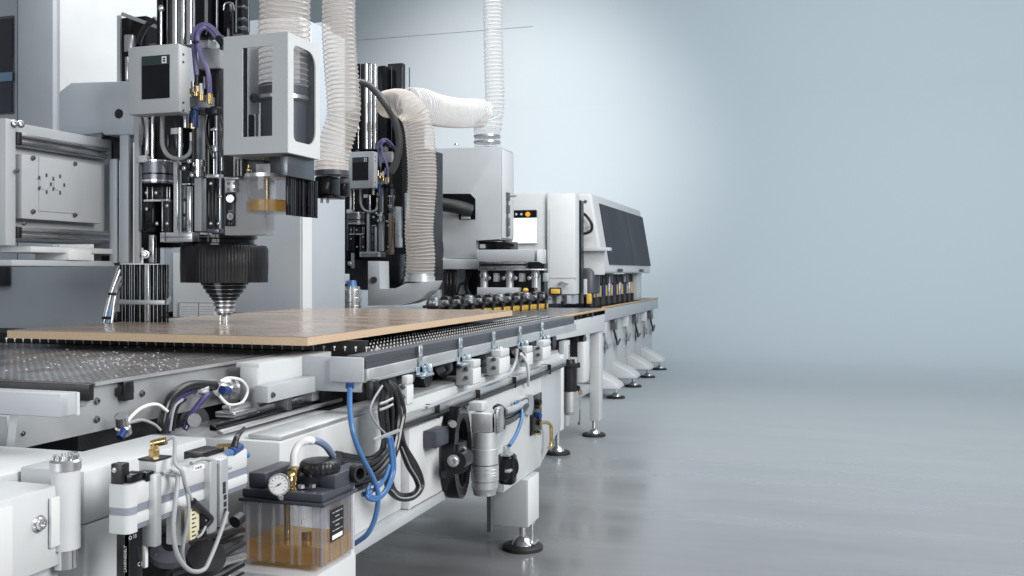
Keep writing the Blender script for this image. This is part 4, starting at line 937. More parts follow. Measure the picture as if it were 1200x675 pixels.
# table + body
B().box(-3.2, -1.9, 8.93, 12.42, .75, .85).done("table_top", lgrey, em)
B().box(-1.8995, -1.885, 8.93, 12.42, .845, .862, .002).done("edge_strip", tan, em)
B().box(-3.1, -1.91, 8.95, 12.4, .8505, .856).done("feed_belt", black, em)
B().box(-1.8985, -1.888, 8.94, 12.41, .72, .842, .002).done("table_side", lgrey, em)
B().box(-3.0, -1.96, 8.95, 12.35, .14, .749, .004).done("lower_body", white, em)
B().box(-2.9, -1.92, 8.9, 8.95, .14, .74).done("lower_front", white2, em)
for y in (9.35, 9.95, 10.5, 11.1, 11.7): B().box(-1.9595, -1.945, y, y + .02, .25, .74).done("panel_seam", grey, em)
for k, y in enumerate((9.15, 9.65, 10.3, 10.9, 11.5, 12.0)):
    B().box(-1.9595, -1.90, y, y + .10, .60, .715, .006).done("junction_box", dsteel if k % 2 else white2, em)
    B().tube([(-1.93, y + .05, .6), (-1.91, y + .08, .50), (-1.92, y + .2, .44), (-1.93, y + .38, .46 + .02 * (k % 3))], .012, 8).done("body_cable", cable_m if k % 2 else greyhose, em)
    B().box(-1.9595, -1.94, y + .2, y + .26, .38, .66, .004).done("body_strip", grey if k % 2 else white2, em)
for y in (8.95, 9.88, 10.8, 11.7):
    ft = B().prism([V((-1.98, y - .16, .27)), V((-1.95, y - .16, .262)), V((-1.80, y - .16, .195)), V((-1.72, y - .16, .14)), V((-1.70, y - .16, .10)), V((-1.98, y - .16, .095))], (0, .30, 0), .015).done("flared_foot", white, em)
    foot(ft, -1.76, y, .085, .095)
# upright between hood and table
B().box(-3.0, -2.3, 8.95, 11.55, .857, 1.18).done("hood_base", slate, em)
B().box(-2.1, -1.95, 11.2, 11.5, .862, 1.18, .004).done("hood_post", white, em)
for k in range(8):
    y = 9.0 + k * .29; x = -2.02
    o = thing("pressure_roller", "black pressure roller with amber bracket in the row under the window hood", "pressure roller", (x, y, .86), "pressure rollers under the hood")
    if k == 0: o["label"] = "large black capped roller at the near end of the row under the hood"
    s = 1.0
    B().cyl((x, y, .8625), (x, y, .95), .06, n=20).done("roller_wheel", black, o)
    B().box(x - .03, x + .03, y + .05, y + .09, .90, 1.06, .005).done("amber_bracket", yellow, o)
    B().cyl((x, y, .95), (x, y, 1.08), .03, n=16).done("roller_post", steel if k % 2 else dblue, o)
    B().cyl((x, y, 1.08), (x, y, 1.17), .05, n=16).done("roller_head", black if k % 3 else dsteel, o)
    if k == 0:
        B().lathe([(0, .99), (.10, .99), (.11, 1.0), (.11, 1.19), (.09, 1.23), (0, 1.235)], (x, y - .08, 0), n=28).done("motor_cap", slate, o)
B().fp(683, 327, 690, 345, 8.8, .08, .004).done("white_lug", white2, em)
B().fp(687, 343, 694, 356, 8.82, .06, .01).done("amber_lug", yellow, em)

# ================================================================== MOTOR / SPINDLE AGGREGATE ON FRAME
tm = thing("servo_motor", "upright silver servo motor with black belt guard on the frame side", "motor", (-1.1, 3.55, .55))
XM = -1.08
q = PX(568, 530, XM); d = q.y * cs - q.x * sn; k_ = d / F
def mzz(v): return H + (CV - v) * k_
B().lathe([(0, mzz(579)), (13 * k_, mzz(579)), (14.5 * k_, mzz(572)), (15.5 * k_, mzz(571)), (15.5 * k_, mzz(563)), (14.8 * k_, mzz(562.5)), (16.5 * k_, mzz(562)), (16.5 * k_, mzz(544)), (16 * k_, mzz(543.5)), (16 * k_, mzz(525)), (15.6 * k_, mzz(524.5)), (15.6 * k_, mzz(505)), (0, mzz(505))], (q.x, q.y, 0), n=48).done("motor_body", alup, tm)
B().lathe([(0, mzz(543.6)), (16.7 * k_, mzz(543.6)), (16.7 * k_, mzz(542.6)), (0, mzz(542.6))], (q.x, q.y, 0), n=48).done("motor_seam", dsteel, tm)
for vv in (548, 552, 555): B().lathe([(16.4 * k_, mzz(vv + .7)), (16.75 * k_, mzz(vv + .4)), (16.75 * k_, mzz(vv)), (16.4 * k_, mzz(vv - .3))], (q.x, q.y, 0), n=48).done("cooling_rib", steel, tm)
B().box(q.x - 13 * k_, q.x + 12 * k_, q.y - .035, q.y + .04, mzz(504.9), mzz(483), .004).done("motor_head", alup, tm)
B().box(q.x + 12 * k_, q.x + 12.6 * k_, q.y - .02, q.y + .02, mzz(501), mzz(488), .002).done("head_slot", black, tm)
B().box(q.x + 13 * k_, q.x + 21 * k_, q.y - .02, q.y + .03, mzz(506), mzz(476), .008).done("side_clamp", steel, tm)
g = B(); ring = []
c = V((-1.10, q.y + .03, 0)); 
gq = PX(541, 530, -1.12); gq.x = -1.160
N = 40
outer = [gq + V((0, .085 * math.sin(t_), .155 * math.cos(t_))) for t_ in [2 * math.pi * i / N for i in range(N)]]
inner = [gq + V((0, .052 * math.sin(t_), .115 * math.cos(t_))) for t_ in [2 * math.pi * i / N for i in range(N)]]
g.frame(outer, inner, (.045, 0, 0)); g.done("belt_guard", gblack, tm)
k = B(); k.lathe([(0, 0), (.034, 0), (.036, .03), (.03, .05), (0, .05)], gq + V((.045, -.06, -.02)), (.6, -1, 0), 24); k.box(gq.x + .002, gq.x + .055, gq.y - .06, gq.y + .02, gq.z - .05, gq.z + .04, .008); k.done("gear_housing", black, tm)
bolt(tm, PX(540.5, 535, -1.05) + V((0, -.07, 0)), (.4, -1, 0), .014, steel)
bolt(tm, PX(552, 522, -1.07) + V((0, -.08, 0)), (.4, -1, 0), .012, dsteel)
B().cyl(PX(543, 537, -1.07) + V((0, -.05, 0)), PX(543, 537, -1.07) + V((0, .02, 0)), .028, n=20).done("guard_roller", gblack, tm)
B().box(-1.169, -1.125, PX(511, 517, -1.125).y, PX(526, 517, -1.125).y, PX(510, 527.5, -1.12).z, PX(510, 507, -1.12).z, .003).done("mount_block", slate, tm)
B().box(-1.169, -1.14, PX(521, 540, -1.15).y, PX(535, 540, -1.15).y, PX(522, 560, -1.15).z, PX(522, 512, -1.15).z, .004).done("mount_plate", slate, tm)
bolt(tm, PX(526, 496, -1.168), (1, 0, 0), .02, steel, "mount_bolt"); B().cyl(PX(526, 496, -1.168), PX(531, 497, -1.10), .012, n=14).done("mount_shaft", steel, tm)
B().box(q.x - .06, q.x - .01, q.y + .0, q.y + .06, mzz(482.5), mzz(472), .003).done("top_block", white, tm)
for pts, r, m in (([PX(583, 486, -1.07), PX(597, 482, -1.09), PX(612, 474, -1.13), PX(616, 470, -1.165)], .016, cable_m), ([PX(583, 496, -1.07), PX(598, 492, -1.09), PX(611, 482, -1.13), PX(617, 474, -1.165)], .014, cable_m), ([PX(592, 482, -1.06), PX(604, 478, -1.09), PX(616, 471, -1.14)], .012, alu), ([PX(580, 478, -1.06), PX(585, 476, -1.06), PX(590, 482, -1.06), PX(589, 503, -1.06)], .009, cable_m)):
    B().tube(pts, r, 10).done("motor_cable", m, tm)
B().tube([PX(597, 522, -1.08), PX(605, 509, -1.08), PX(611, 492, -1.09), PX(611, 478, -1.11), PX(607, 471, -1.14), PX(603, 473, -1.15)], .0075, 10).done("blue_hose", blue, tm)
B().lathe([(.02, 0), (.045, 0), (.045, .02), (.02, .02)], PX(617, 474, -1.169), (1, 0, 0), 28).done("cable_gland", steel, tm)
k = B(); w2 = PX(595, 547, -1.10); k.lathe([(0, 0), (.04, 0), (.055, .015), (.055, .045), (.04, .06), (0, .06)], w2 + V((-.03, .0, 0)), (1, -.5, 0), 28); k.box(w2.x - .03, w2.x + .03, w2.y - .03, w2.y + .03, w2.z - .065, w2.z + .05, .012); k.done("hand_wheel", gblack, tm)
for vv in (532, 551): B().fp(586, vv, 602, vv + 3.5, w2.y - .06, .05, .004).done("wheel_strap", alup, tm)
B().fp(588, 523, 599, 533, w2.y - .05, .05, .01).done("wheel_cap", alup, tm)

# ================================================================== REGULATOR PANEL
rg = thing("regulator_panel", "small black pneumatic panel with bent brass drain pipe on the frame end", "regulator", (-1.18, 4.3, .6))
XP = -1.1685
B().sp(623, 635, 465, 511, XP + .008, .008, .002).done("panel_plate", gblack, rg)
for v, r, m in ((471, .016, black), (476, .012, brass), (487, .017, dblue), (495, .015, black), (507, .010, brass)):
    p = PX(629, v, XP + .01); B().lathe([(0, 0), (r, 0), (r * .8, .02), (0, .022)], p, (1, -.3, 0), 18).done("panel_valve", m, rg)
B().sp(625, 633, 490, 506, XP + .016, .008, .002).done("panel_block", black, rg)
B().tube([PX(633, 496, XP + .03), PX(640, 495, XP + .03), PX(645, 498, XP + .03), PX(646, 508, XP + .03), PX(645.5, 523, XP + .03), PX(643.5, 525, XP + .03)], .0085, 12).done("brass_pipe", brass, rg)
# ================================================================== AIR FILTER
fl = thing("air_filter", "black capped air filter with clear steel bowl hanging at the bed end", "air filter", (-1.2, 4.85, .6))
q = PX(667, 440, -1.19); d = q.y * cs - q.x * sn; k_ = d / F
def z_(v): return H + (CV - v) * k_
B().lathe([(0, z_(458)), (9.3 * k_, z_(458)), (9.3 * k_, z_(430)), (10.5 * k_, z_(429.5)), (10.5 * k_, z_(426)), (7 * k_, z_(425)), (6.5 * k_, z_(421)), (0, z_(420.5))], (q.x, q.y, 0), n=32).done("filter_cap", black, fl)
B().lathe([(0, z_(486)), (5 * k_, z_(486)), (8 * k_, z_(482)), (8 * k_, z_(458.3)), (0, z_(458.3))], (q.x, q.y, 0), n=32).done("filter_bowl", alup, fl)
for u in (-11, 11):
    for v in (428, 455): B().cyl(V((q.x, q.y, z_(v + 3))) + V((cs * u * k_, sn * u * k_, 0)), V((q.x, q.y, z_(v - 3))) + V((cs * u * k_, sn * u * k_, 0)), 2 * k_, n=12).done("cap_lug", black, fl)
B().cyl((q.x, q.y, z_(421)), (q.x, q.y, z_(404)), .9 * k_, n=10).done("top_rod", steel, fl)
e = V((q.x, q.y, 0)) + V((cs * 13 * k_, sn * 13 * k_, 0))
B().cyl(e + V((0, 0, z_(498))), e + V((0, 0, z_(452))), 1.4 * k_, n=12).done("side_pipe", steel, fl)
B().lathe([(0, 0), (2.6 * k_, 0), (2.6 * k_, 4 * k_), (0, 4 * k_)], e + V((0, 0, z_(498)))).done("pipe_valve", steel, fl)
B().lathe([(0, 0), (2.6 * k_, 0), (2.6 * k_, 5 * k_), (0, 5 * k_)], e + V((0, 0, z_(462)))).done("pipe_nut", brass, fl)
B().cyl(e + V((0, 0, z_(456))), V((q.x, q.y, z_(456))), 2 * k_, n=12).done("pipe_arm", black, fl)
B().box(q.x - .05, q.x - .02, q.y - .02, q.y + .1, z_(440), z_(400), .003).done("filter_bracket", white, fl)
B().cyl(V((q.x, q.y, z_(484))) + V((-9 * k_ * cs, 0, 0)), V((q.x, q.y, z_(455))) + V((-9 * k_ * cs, 0, 0)), 1.2 * k_, n=8).done("tie_rod", dsteel, fl)
# ================================================================== LUBRICATION PUMP
XQ = -1.0
c = PX(377, 600, XQ); d = c.y * cs - c.x * sn; kp = d / F
lp = thing("oil_pump", "clear oil reservoir pump with amber oil, pressure gauge and slate lid on a white pedestal", "oil pump", (c.x, c.y, .553))
W = 104 * kp; D = .148
z0, z1 = H + (CV - 666) * kp, H + (CV - 594) * kp
zo = H + (CV - 643) * kp
x0, x1, ya_, yb_ = c.x - W, c.x, c.y, c.y + D
z0 = max(z0, .5535)
tk = B(); t = .003
tk.box(x0, x1, ya_, ya_ + t, z0 + t, z1); tk.box(x0, x1, yb_ - t, yb_, z0 + t, z1); tk.box(x0, x0 + t, ya_ + t, yb_ - t, z0 + t, z1); tk.box(x1 - t, x1, ya_ + t, yb_ - t, z0 + t, z1); tk.box(x0, x1, ya_, yb_, z0, z0 + t, .0)
tank = tk.done("tank_wall", plast, lp, flat=True)
B().box(x0 + .0035, x1 - .0035, ya_ + .0035, yb_ - .0035, z0 + .0035, zo).done("oil", oil, tank)
rb = B()
for f in (.0, .045, .2, .38, .62, .72, .90, .95, 1.0): rb.cyl((x0 + W * f, ya_, z0 + .002), (x0 + W * f, ya_, z1), .0042, n=10)
for f in (.0, .1, .28, .62, .85, 1.0): rb.cyl((x1, ya_ + D * f, z0 + .002), (x1, ya_ + D * f, z1), .0032, n=10)
rb.done("tank_rib", crib, tank)
B().cyl((x0 + W * .45, ya_ + .035, z0 + .035), (x0 + W * .45, ya_ + .035, z1), .007, n=16).done("suction_tube", brass, lp)
B().cyl((x0 + W * .66, ya_ + .05, z0 + .025), (x0 + W * .66, ya_ + .05, zo + .02), .011, n=16).done("float", brass, lp)
B().box(x0 - .01, x1 + .01, ya_ - .008, yb_ + .004, z1, z1 + .008, .002).done("lid_rim", slate, lp)
lid = B().box(x0 - .004, x1 + .004, ya_ - .004, yb_ + .002, z1 + .0085, z1 + .028, .004).done("lid", slate, lp)
B().box(x0 + .006, x0 + .05, ya_ + .006, yb_ - .01, z1 + .028, z1 + .062, .004).done("lid_hump", slate, lid)
B().box(x0 + .075, x1 - .01, ya_ + .055, yb_ - .002, z1 + .028, z1 + .052, .006).done("lid_hump", slate, lid)
B().box(x1 - .035, x1 + .006, ya_ + .05, yb_ + .04, z1 + .026, z1 + .058, .004).done("pump_block", slate, lid)
# filler cap
fc = PX(375, 556, -1.05); fc = V((x1 - .045, ya_ + .075, z1 + .052))
def kn(t_): return 1 + .022 * (1 if math.cos(26 * t_) > .2 else 0)
B().lathe([(0, 0), (.036, 0), (.036, .008), (0, .008)], fc, n=32).done("cap_neck", black, lid)
B().lathe([(0, .008), (.043, .008), (.0445, .012), (.044, .026), (.040, .031), (.036, .033), (0, .0335)], fc, n=104, mod=kn).done("filler_cap", black, lid)
# gauge
gp = V((x0 + W * .5, ya_ - .006, z1 + .034)); gd_ = V((.35, -1, .12)).normalized()
gp = PY(327, 568, ya_ - .012)
ga = B().lathe([(0, -.022), (.021, -.022), (.0215, -.004), (.024, -.003), (.024, .003), (.0215, .004), (.020, .002), (0, .002)], gp, gd_, 48).done("pressure_gauge", chrome, lp)
B().lathe([(0, .0021), (.0198, .0021), (.0198, .0028), (0, .0028)], gp, gd_, 40).done("gauge_dial", paper, ga)
ux = V((0, 0, 1)).cross(gd_) * -1; ux = gd_.cross(V((0, 0, 1))) * -1; ux.normalize(); uy = gd_.cross(ux).normalized()
if uy.z < 0: uy = -uy
for k in range(11):
    a = math.radians(225 - 27 * k); dr = ux * math.cos(a) + uy * math.sin(a); tn = -ux * math.sin(a) + uy * math.cos(a); o_ = gp + gd_ * .0029
    B().prism([o_ + dr * .0135 - tn * .0005, o_ + dr * .0175 - tn * .0005, o_ + dr * .0175 + tn * .0005, o_ + dr * .0135 + tn * .0005], gd_ * .0004).done("gauge_tick", ink, ga)
a = math.radians(212); dr = ux * math.cos(a) + uy * math.sin(a); tn = -ux * math.sin(a) + uy * math.cos(a); o_ = gp + gd_ * .0034
B().prism([o_ - dr * .006 - tn * .0012, o_ + dr * .014, o_ - dr * .006 + tn * .0012], gd_ * .0005).done("gauge_needle", ink, ga)
B().lathe([(0, 0), (.002, 0), (.002, .0015), (0, .0015)], gp + gd_ * .0035, gd_, 12).done("gauge_hub", ink, ga)
bolt(ga, gp + V((.004, 0, -.026)), (.3, -1, 0), .005, steel)
B().lathe([(0, 0), (.004, 0), (.004, .012), (0, .012)], gp + V((.004, .006, -.034)), (0, 0, 1), 12).done("gauge_stem", brass, ga)
# brass fitting and hose
bp = PY(344.5, 575, ya_ + .02)
fb_ = B(); fb_.lathe([(0, 0), (.010, 0), (.010, .006), (.007, .007), (.007, .022), (.0095, .023), (.0095, .036), (.007, .037), (.007, .045), (0, .045)], bp, n=14); fb_.lathe([(0, -.012), (.0085, -.012), (.0085, .012), (0, .012)], bp + V((0, 0, .042)), (1, 0, .0), 8); fb_.box(bp.x - .011, bp.x + .011, bp.y - .01, bp.y + .01, bp.z + .034, bp.z + .052, .002)
fb_.done("brass_fitting", brass, lp)
hz = ya_ + .02
B().tube([PY(344, 545, hz), PY(345, 532, hz), PY(351, 521, hz + .01), PY(361, 516, hz + .02), PY(367, 517, hz + .03)], .0085, 14).done("white_hose", whitehose, lp)
B().tube([PY(362, 517, hz + .025), PY(372, 517, hz + .04), PY(382, 523, hz + .06), PY(390, 534, hz + .09)], .0078, 14).done("blue_hose", pm("slate_blue_hose", (.14, .19, .30), .35), lp)
for u, v in ((353, 572), (366, 571)):
    p = PY(u, v, ya_ + .02); B().lathe([(0, 0), (.008, 0), (.008, .007), (0, .007)], p, n=6).done("hex_nut", chrome if u > 360 else steel, lid)
# black ring clamp
rp = V((x1 + .003, ya_ + .105, z1 + .045)); B().lathe([(.013, -.012), (.019, -.012), (.021, -.006), (.021, .006), (.019, .012), (.013, .012), (.013, -.012)], rp + V((.012, .03, 0)), (1, -.35, .1), 28).done("motor_ring", rubber, lp)
# label on the right side of the tank
lb = B().box(x1 + .0035, x1 + .0045, ya_ + D * .22, ya_ + D * .62, z0 + (z1 - z0) * .35, z0 + (z1 - z0) * .88, .0).done("tank_label", gblack, lp)
B().box(x1 + .0046, x1 + .0049, ya_ + D * .26, ya_ + D * .58, z0 + (z1 - z0) * .38, z0 + (z1 - z0) * .45).done("label_strip", paper, lb)
for k in range(5):
    zz = z1 - (z1 - z0) * (.17 + .075 * k)
    for ya3, yb3 in (((.27, .33), (.36, .50), (.53, .58)) if k % 2 == 0 else ((.36, .48),)): B().box(x1 + .0046, x1 + .0049, ya_ + D * ya3, ya_ + D * yb3, zz - .0016, zz).done("label_mark", whiteink, lb)
B().tube([PY(355, 604, ya_ - .001), PY(357, 607, ya_ - .001), PY(354, 611, ya_ - .001), PY(358, 616, ya_ - .001), PY(355, 620, ya_ - .001)], .0012, 6).done("moulded_mark", whiteink, tank)

# ================================================================== PNEUMATIC CYLINDER
pcx = -1.0
pc = thing("pneumatic_cylinder", "white twin profile pneumatic cylinder with grey stripe clamped along the near frame", "pneumatic cylinder", (-1.02, 1.4, .8))
ya_, yb_ = PX(150, 590, pcx).y, PX(247, 580, pcx).y
d0 = PX(150, 597, pcx); kd = (d0.y * cs - d0.x * sn) / F
zt_, zb_ = PX(150, 569, pcx).z, PX(150, 627, pcx).z; hgt = zt_ - zb_; wdt = 31 * kd
def cyl_body(b, y0, y1, fz0, fz1, ex=0, bev=.006): b.box(pcx - wdt - ex, pcx + ex, y0, y1, zb_ + hgt * fz0, zb_ + hgt * fz1, bev)
ye_ = PX(291, 550, pcx).y
def cap_ring(f0, f1, g, nm, m, par):
    xa, xb, ya2, yb2, r = pcx - wdt - g, pcx + .0008 + g, ya_ - g, ya_ + .0205, .010
    pts = [(xb, yb2), (xa, yb2)] + [(xa + r - r * math.cos(t_), ya2 + r - r * math.sin(t_)) for t_ in [math.pi / 2 * i / 6 for i in range(7)]] + [(xb - r + r * math.sin(t_), ya2 + r - r * math.cos(t_)) for t_ in [math.pi / 2 * i / 6 for i in range(7)]]
    return B().prism([V((x, y, zb_ + hgt * f0)) for x, y in pts], (0, 0, hgt * (f1 - f0))).done(nm, m, par)
cap = cap_ring(.53, .995, 0, "end_cap", white, pc); cap_ring(.0, .37, 0, "cap_lower", white, cap)
sg_ = pm("stripe_grey", (.26, .28, .33), .4)
cap_ring(.371, .445, -.0004, "cap_stripe", sg_, cap); cap_ring(.455, .529, -.0004, "cap_stripe", sg_, cap); cap_ring(.4455, .4545, -.001, "stripe_line", lgrey, cap)
k = B(); cyl_body(k, ya_ + .0206, ye_, .52, 1, 0, .006); cyl_body(k, ya_ + .0206, ye_, .13, .38, 0, .004); k.done("profile_tube", white, pc)
k = B(); cyl_body(k, ya_ + .0207, ye_ - .001, .02, .6, -.003, .002); k.done("groove_strip", pm("groove_grey", (.20, .22, .27), .4), pc)
def band(u0, u1, vt, vb, x, nm="clamp_band", m=alup):
    y0 = PX(u0, 580, x).y; y1 = PX(u1, 580, x).y; return B().box(pcx - wdt - .004, x, y0, y1, PX(u0, vb, x).z, PX(u0, vt, x).z, .003).done(nm, m, pc)
band(182, 190, 557, 642, pcx + .012); band(246, 255, 541, 626, pcx + .012); band(258, 268, 539, 618, pcx + .014)
for u, v0, v1 in ((262, 565, 568), (262, 572, 575), (263, 580, 582), (263, 588, 590), (263, 596, 600)): 
    p = PX(u, v0, pcx + .0142); B().box(p.x, p.x + .0006, p.y - .002, p.y + .006, PX(u, v1, pcx).z, p.z).done("scale_mark", ink, pc)
lbp = PX(232, 548, pcx); lb = B().box(pcx - .004, pcx + .0012, PX(226, 550, pcx).y, PX(239, 550, pcx).y, PX(230, 551.5, pcx).z, PX(230, 545.5, pcx).z).done("white_label", paper, pc)
text("T-HR-02", .0055, PX(232.5, 548.3, pcx + .0014), (0, 1, 0), (0, 0, 1), ink, lb)
# switch block on top
k = B(); k.fp(129.5, 544, 152, 570, ya_ + .004, .018, .002); k.done("switch_block", black, pc)
k = B(); p = PX(152, 560, pcx - .006); k.box(p.x - .02, p.x + .004, p.y, p.y + .03, zt_, zt_ + .014, .003); k.box(p.x - .014, p.x + .008, p.y + .03, p.y + .05, zt_ - .004, zt_ + .012, .003); k.done("switch_lever", gblack, pc)
bolt(pc, PY(134, 551, ya_ + .004), (0, -1, 0), .003, steel)
# valve block + brass elbow
vb_ = PX(190, 548, pcx - .01)
B().box(vb_.x - .03, vb_.x + .004, vb_.y - .02, vb_.y + .018, zt_ + .0005, zt_ + .022, .002).done("port_block", white, pc)
B().box(vb_.x - .031, vb_.x + .005, vb_.y - .021, vb_.y + .019, zt_ + .0222, zt_ + .0255, .001).done("port_gasket", black, pc)
eb = V((vb_.x - .014, vb_.y - .002, zt_ + .0255))
k = B(); k.lathe([(0, 0), (.009, 0), (.009, .012), (.007, .013), (.007, .024), (0, .024)], eb, n=6); k.lathe([(0, -.004), (.0065, -.004), (.0065, .02), (0, .02)], eb + V((0, 0, .022)), (1, .4, .25), 12); k.done("brass_elbow", brass, pc)
e2 = eb + V((.018, .007, .028))
B().tube([e2, e2 + V((.012, .005, .002)), PX(205, 541, pcx + .02), PX(213, 552, pcx + .03), PX(217, 567, pcx + .03), PX(223, 582, pcx + .03), PX(229, 592, pcx + .03)], .0032, 10).done("grey_hose", greyhose, pc)
B().tube([PX(200, 556, pcx + .01), PX(208, 558, pcx + .02), PX(206, 585, pcx + .03), PX(203, 620, pcx + .03), PX(208, 650, pcx + .03), PX(222, 668, pcx + .03), PX(238, 668, pcx + .03), PX(246, 655, pcx + .03), PX(258, 625, pcx + .025), PX(266, 600, pcx + .02)], .0038, 12).done("grey_hose", greyhose, pc)
B().tube([PX(215, 560, pcx + .02), PX(221, 590, pcx + .032), PX(219, 615, pcx + .03), PX(214, 645, pcx + .02), PX(216, 662, pcx + .0)], .003, 10).done("grey_hose", greyhose, pc)
for p in ([(190, 555), (197, 552), (205, 553), (213, 556)], [(224, 543), (236, 538), (250, 540), (262, 548), (270, 548)]):
    B().tube([PX(u, v, pcx + .008) for u, v in p], .0035, 10).done("grey_hose", greyhose, pc)
B().tube([PX(225, 588, pcx + .032), PX(232, 594, pcx + .03), PX(243, 604, pcx + .03), PX(247, 609, pcx + .03), PX(241, 617, pcx + .03), PX(234, 624, pcx + .03)], .0075, 10, radf=lambda f: 1 - .5 * f).done("black_boot", black, pc)
B().tube([PX(233, 598, pcx + .02), PX(233, 612, pcx + .02), PX(235, 628, pcx + .02)], .011, 10).done("black_boot", gblack, pc)
B().tube([PX(241, 617, pcx + .034), PX(236, 626, pcx + .034), PX(231, 630, pcx + .03)], .0022, 8).done("thin_wire", greyhose, pc)
tg = B().sp(223, 234, 594, 634, pcx + .027, .012, .002).done("cable_tag", cream, pc)
for k in range(7):
    p = PX(224.5, 598 + k * 5, pcx + .0272); B().box(p.x, p.x + .0005, p.y + .001, p.y + .012 - .004 * (k % 2), p.z - .0022, p.z).done("tag_mark", ink, tg)
B().sp(212, 222, 592, 640, pcx + .006, .03, .003).done("bracket_plate", alup, pc)
# brass + blue fittings beyond
k = B(); p = PX(266, 528, pcx - .02); k.cyl(p + V((0, 0, -.022)), p + V((0, 0, .008)), .0095, n=8); k.lathe([(0, -.018), (.007, -.018), (.007, .018), (0, .018)], p + V((0, 0, .006)), (1, .6, 0), 10); k.cyl(p + V((.01, .02, -.028)), p + V((.01, .02, .0)), .008, n=10); k.done("brass_tee", brass, pc)
B().cyl(PX(267, 530, pcx), PX(290, 533, pcx - .02), .006, n=12).done("blue_coupling", blue, pc)
B().cyl(PX(271, 530, pcx - .004), PX(281, 524, pcx - .01), .0085, n=12).done("blue_coupling", dblue, pc)
B().tube([PX(274, 526, pcx - .005), PX(278, 512, pcx - .01), PX(286, 502, pcx - .03)], .006, 10, radf=lambda f: 1.2 - .6 * f).done("black_strain_relief", black, pc)
B().box(pcx - wdt - .02, pcx - .02, PX(238, 540, pcx - .02).y, PX(262, 540, pcx - .02).y, PX(240, 541, pcx - .02).z, PX(240, 530, pcx - .02).z, .002).done("dark_valve", black, pc)

# controller box below cylinder with lettering
cbx = thing("valve_controller", "black upright controller with white vertical lettering under the pneumatic cylinder", "controller", (-1.05, 1.3, .7))
yc = PX(152, 640, -1.012).y
k = B().fp(136, 627, 153, 700, yc, .05, .002); xx = PY(153, 650, yc).x
k.box(xx - .004, xx + .0005, yc, PX(167, 650, xx).y, PX(153, 700, xx).z, PX(153, 622, xx).z, .001); bx = k.done("controller_case", gblack, cbx)
B().fp(145.5, 634, 146, 675, yc - .0008, .0005).done("case_groove", dsteel, bx)
text("LAHRNEDELT", .0068, PY(146.8, 655, yc - .001), (0, 0, 1), (-1, 0, 0), whiteink, bx)
text("O 13", .0085, PX(155.5, 629.5, xx + .0012), (0, 1, 0), (0, 0, 1), whiteink, bx); text("C )", .0085, PX(164, 661, xx + .0012), (0, 1, 0), (0, 0, 1), whiteink, bx)
B().box(xx - .01, xx + .003, PX(168.5, 640, xx).y, PX(172, 640, xx).y, PX(168, 666, xx).z, PX(168, 621, xx).z, .001).done("white_strip", white2, cbx)

# clutter under cylinder
uc = thing("hose_cluster", "dark tangle of hoses and pipes in the recess below the pneumatic cylinder", "hoses", (-1.15, 1.5, .65))
B().box(-1.9, -1.16, 1.38, 1.69, .30, .72).done("recess_box", rubber, uc)
random.seed(11)
for k in range(14):
    v = 625 + k * 5; off = -1.13 + .012 * (k % 4)
    B().tube([PX(172 + k * 3, v + 14, off), PX(205, v + random.uniform(-6, 10), off), PX(240, v - 4 + random.uniform(-8, 8), off - .01), PX(285, v - 22 + random.uniform(-5, 5), off - .03)], random.choice((.003, .0045, .006)), 10).done("dark_hose", (cable_m, rubber, pm("mid_grey_hose%d" % k, (.10, .11, .12), .35))[k % 3], uc)
B().tube([PX(250, 662, -1.07), PX(285, 652, -1.1)], .008, 12, smooth=False).done("steel_pipe", steel, uc)
B().lathe([(.03, 0), (.034, 0), (.034, .012), (.03, .012)], PX(241, 656, -1.02), (.5, -.4, .8), 24).done("cable_ring", black, uc)
B().lathe([(0, 0), (.016, 0), (.016, .02), (0, .02)], PX(199, 632, -1.06), (1, -1, 0), 18).done("black_knob", gblack, uc)
B().lathe([(0, 0), (.035, 0), (.035, .012), (0, .012)], PX(200, 652, -1.08), (.25, -.3, 1), 32).done("round_base", slate, uc)
B().cyl(PX(275, 612, -1.07), PX(282, 606, -1.07), .012, n=16).done("dark_socket", black, uc)

# ================================================================== CABLE LOOPS
XC = -1.12
kb = thing("cable_bundle", "bundle of black machine cables looped over the frame and strapped with grey tie", "cables", (-1.12, 2.6, .8))
def cab(pts, r, m, nm, par=kb, dx=0): B().tube([PX(u, v, XC + dx) for u, v in pts], r, 10).done(nm, m, par)
random.seed(21)
cp = B().fp(428, 446, 447, 470, 2.45, .07, .008).done("connector", black, kb)
for k in range(15):
    dx = .010 * (k % 4); r = (.0085, .007, .010)[k % 3]; f = k / 14
    end = (396 + random.uniform(-3, 4), 532 + f * 46)
    cab([(447 + f * 6, 448), (450 + f * 14, 456 + 3 * (k % 2)), (446 + f * 26, 480), (449 + f * 20, 502), (450 + f * 16, 517), (446 + f * 14, 530 + f * 6), (432 + f * 10, 538 + f * 22), (414 + f * 4, 536 + f * 36), end], r, cable_m, "black_cable", dx=dx)
    if k % 4 == 1: cab([(450 + f * 12, 460), (447 + f * 26, 481), (450 + f * 20, 503), (450 + f * 16, 518), (445 + f * 14, 531 + f * 6), (430 + f * 10, 539 + f * 22), (414 + f * 4, 537 + f * 36)], .0016, greyhose, "cable_stripe", dx=dx + .012)
cab([(448, 452), (438, 468), (434, 482), (442, 498), (454, 512), (456, 530)], .003, greyhose, "grey_wire", dx=.05)
for k, dd in enumerate((0, 4.5, 9)):
    cab([(466 + dd * .3, 500), (470 + dd * .4, 522), (478 + dd, 545), (487 + dd * .7, 560), (490 + dd * .4, 572), (482 + dd * .2, 580 + dd * .3), (468, 580 + dd * .4), (459 - dd * .4, 570 + dd * .3), (458 - dd * .5, 550), (462 - dd * .3, 525), (464, 505)], .0085, cable_m, "loop_cable", dx=.01 + .004 * k)
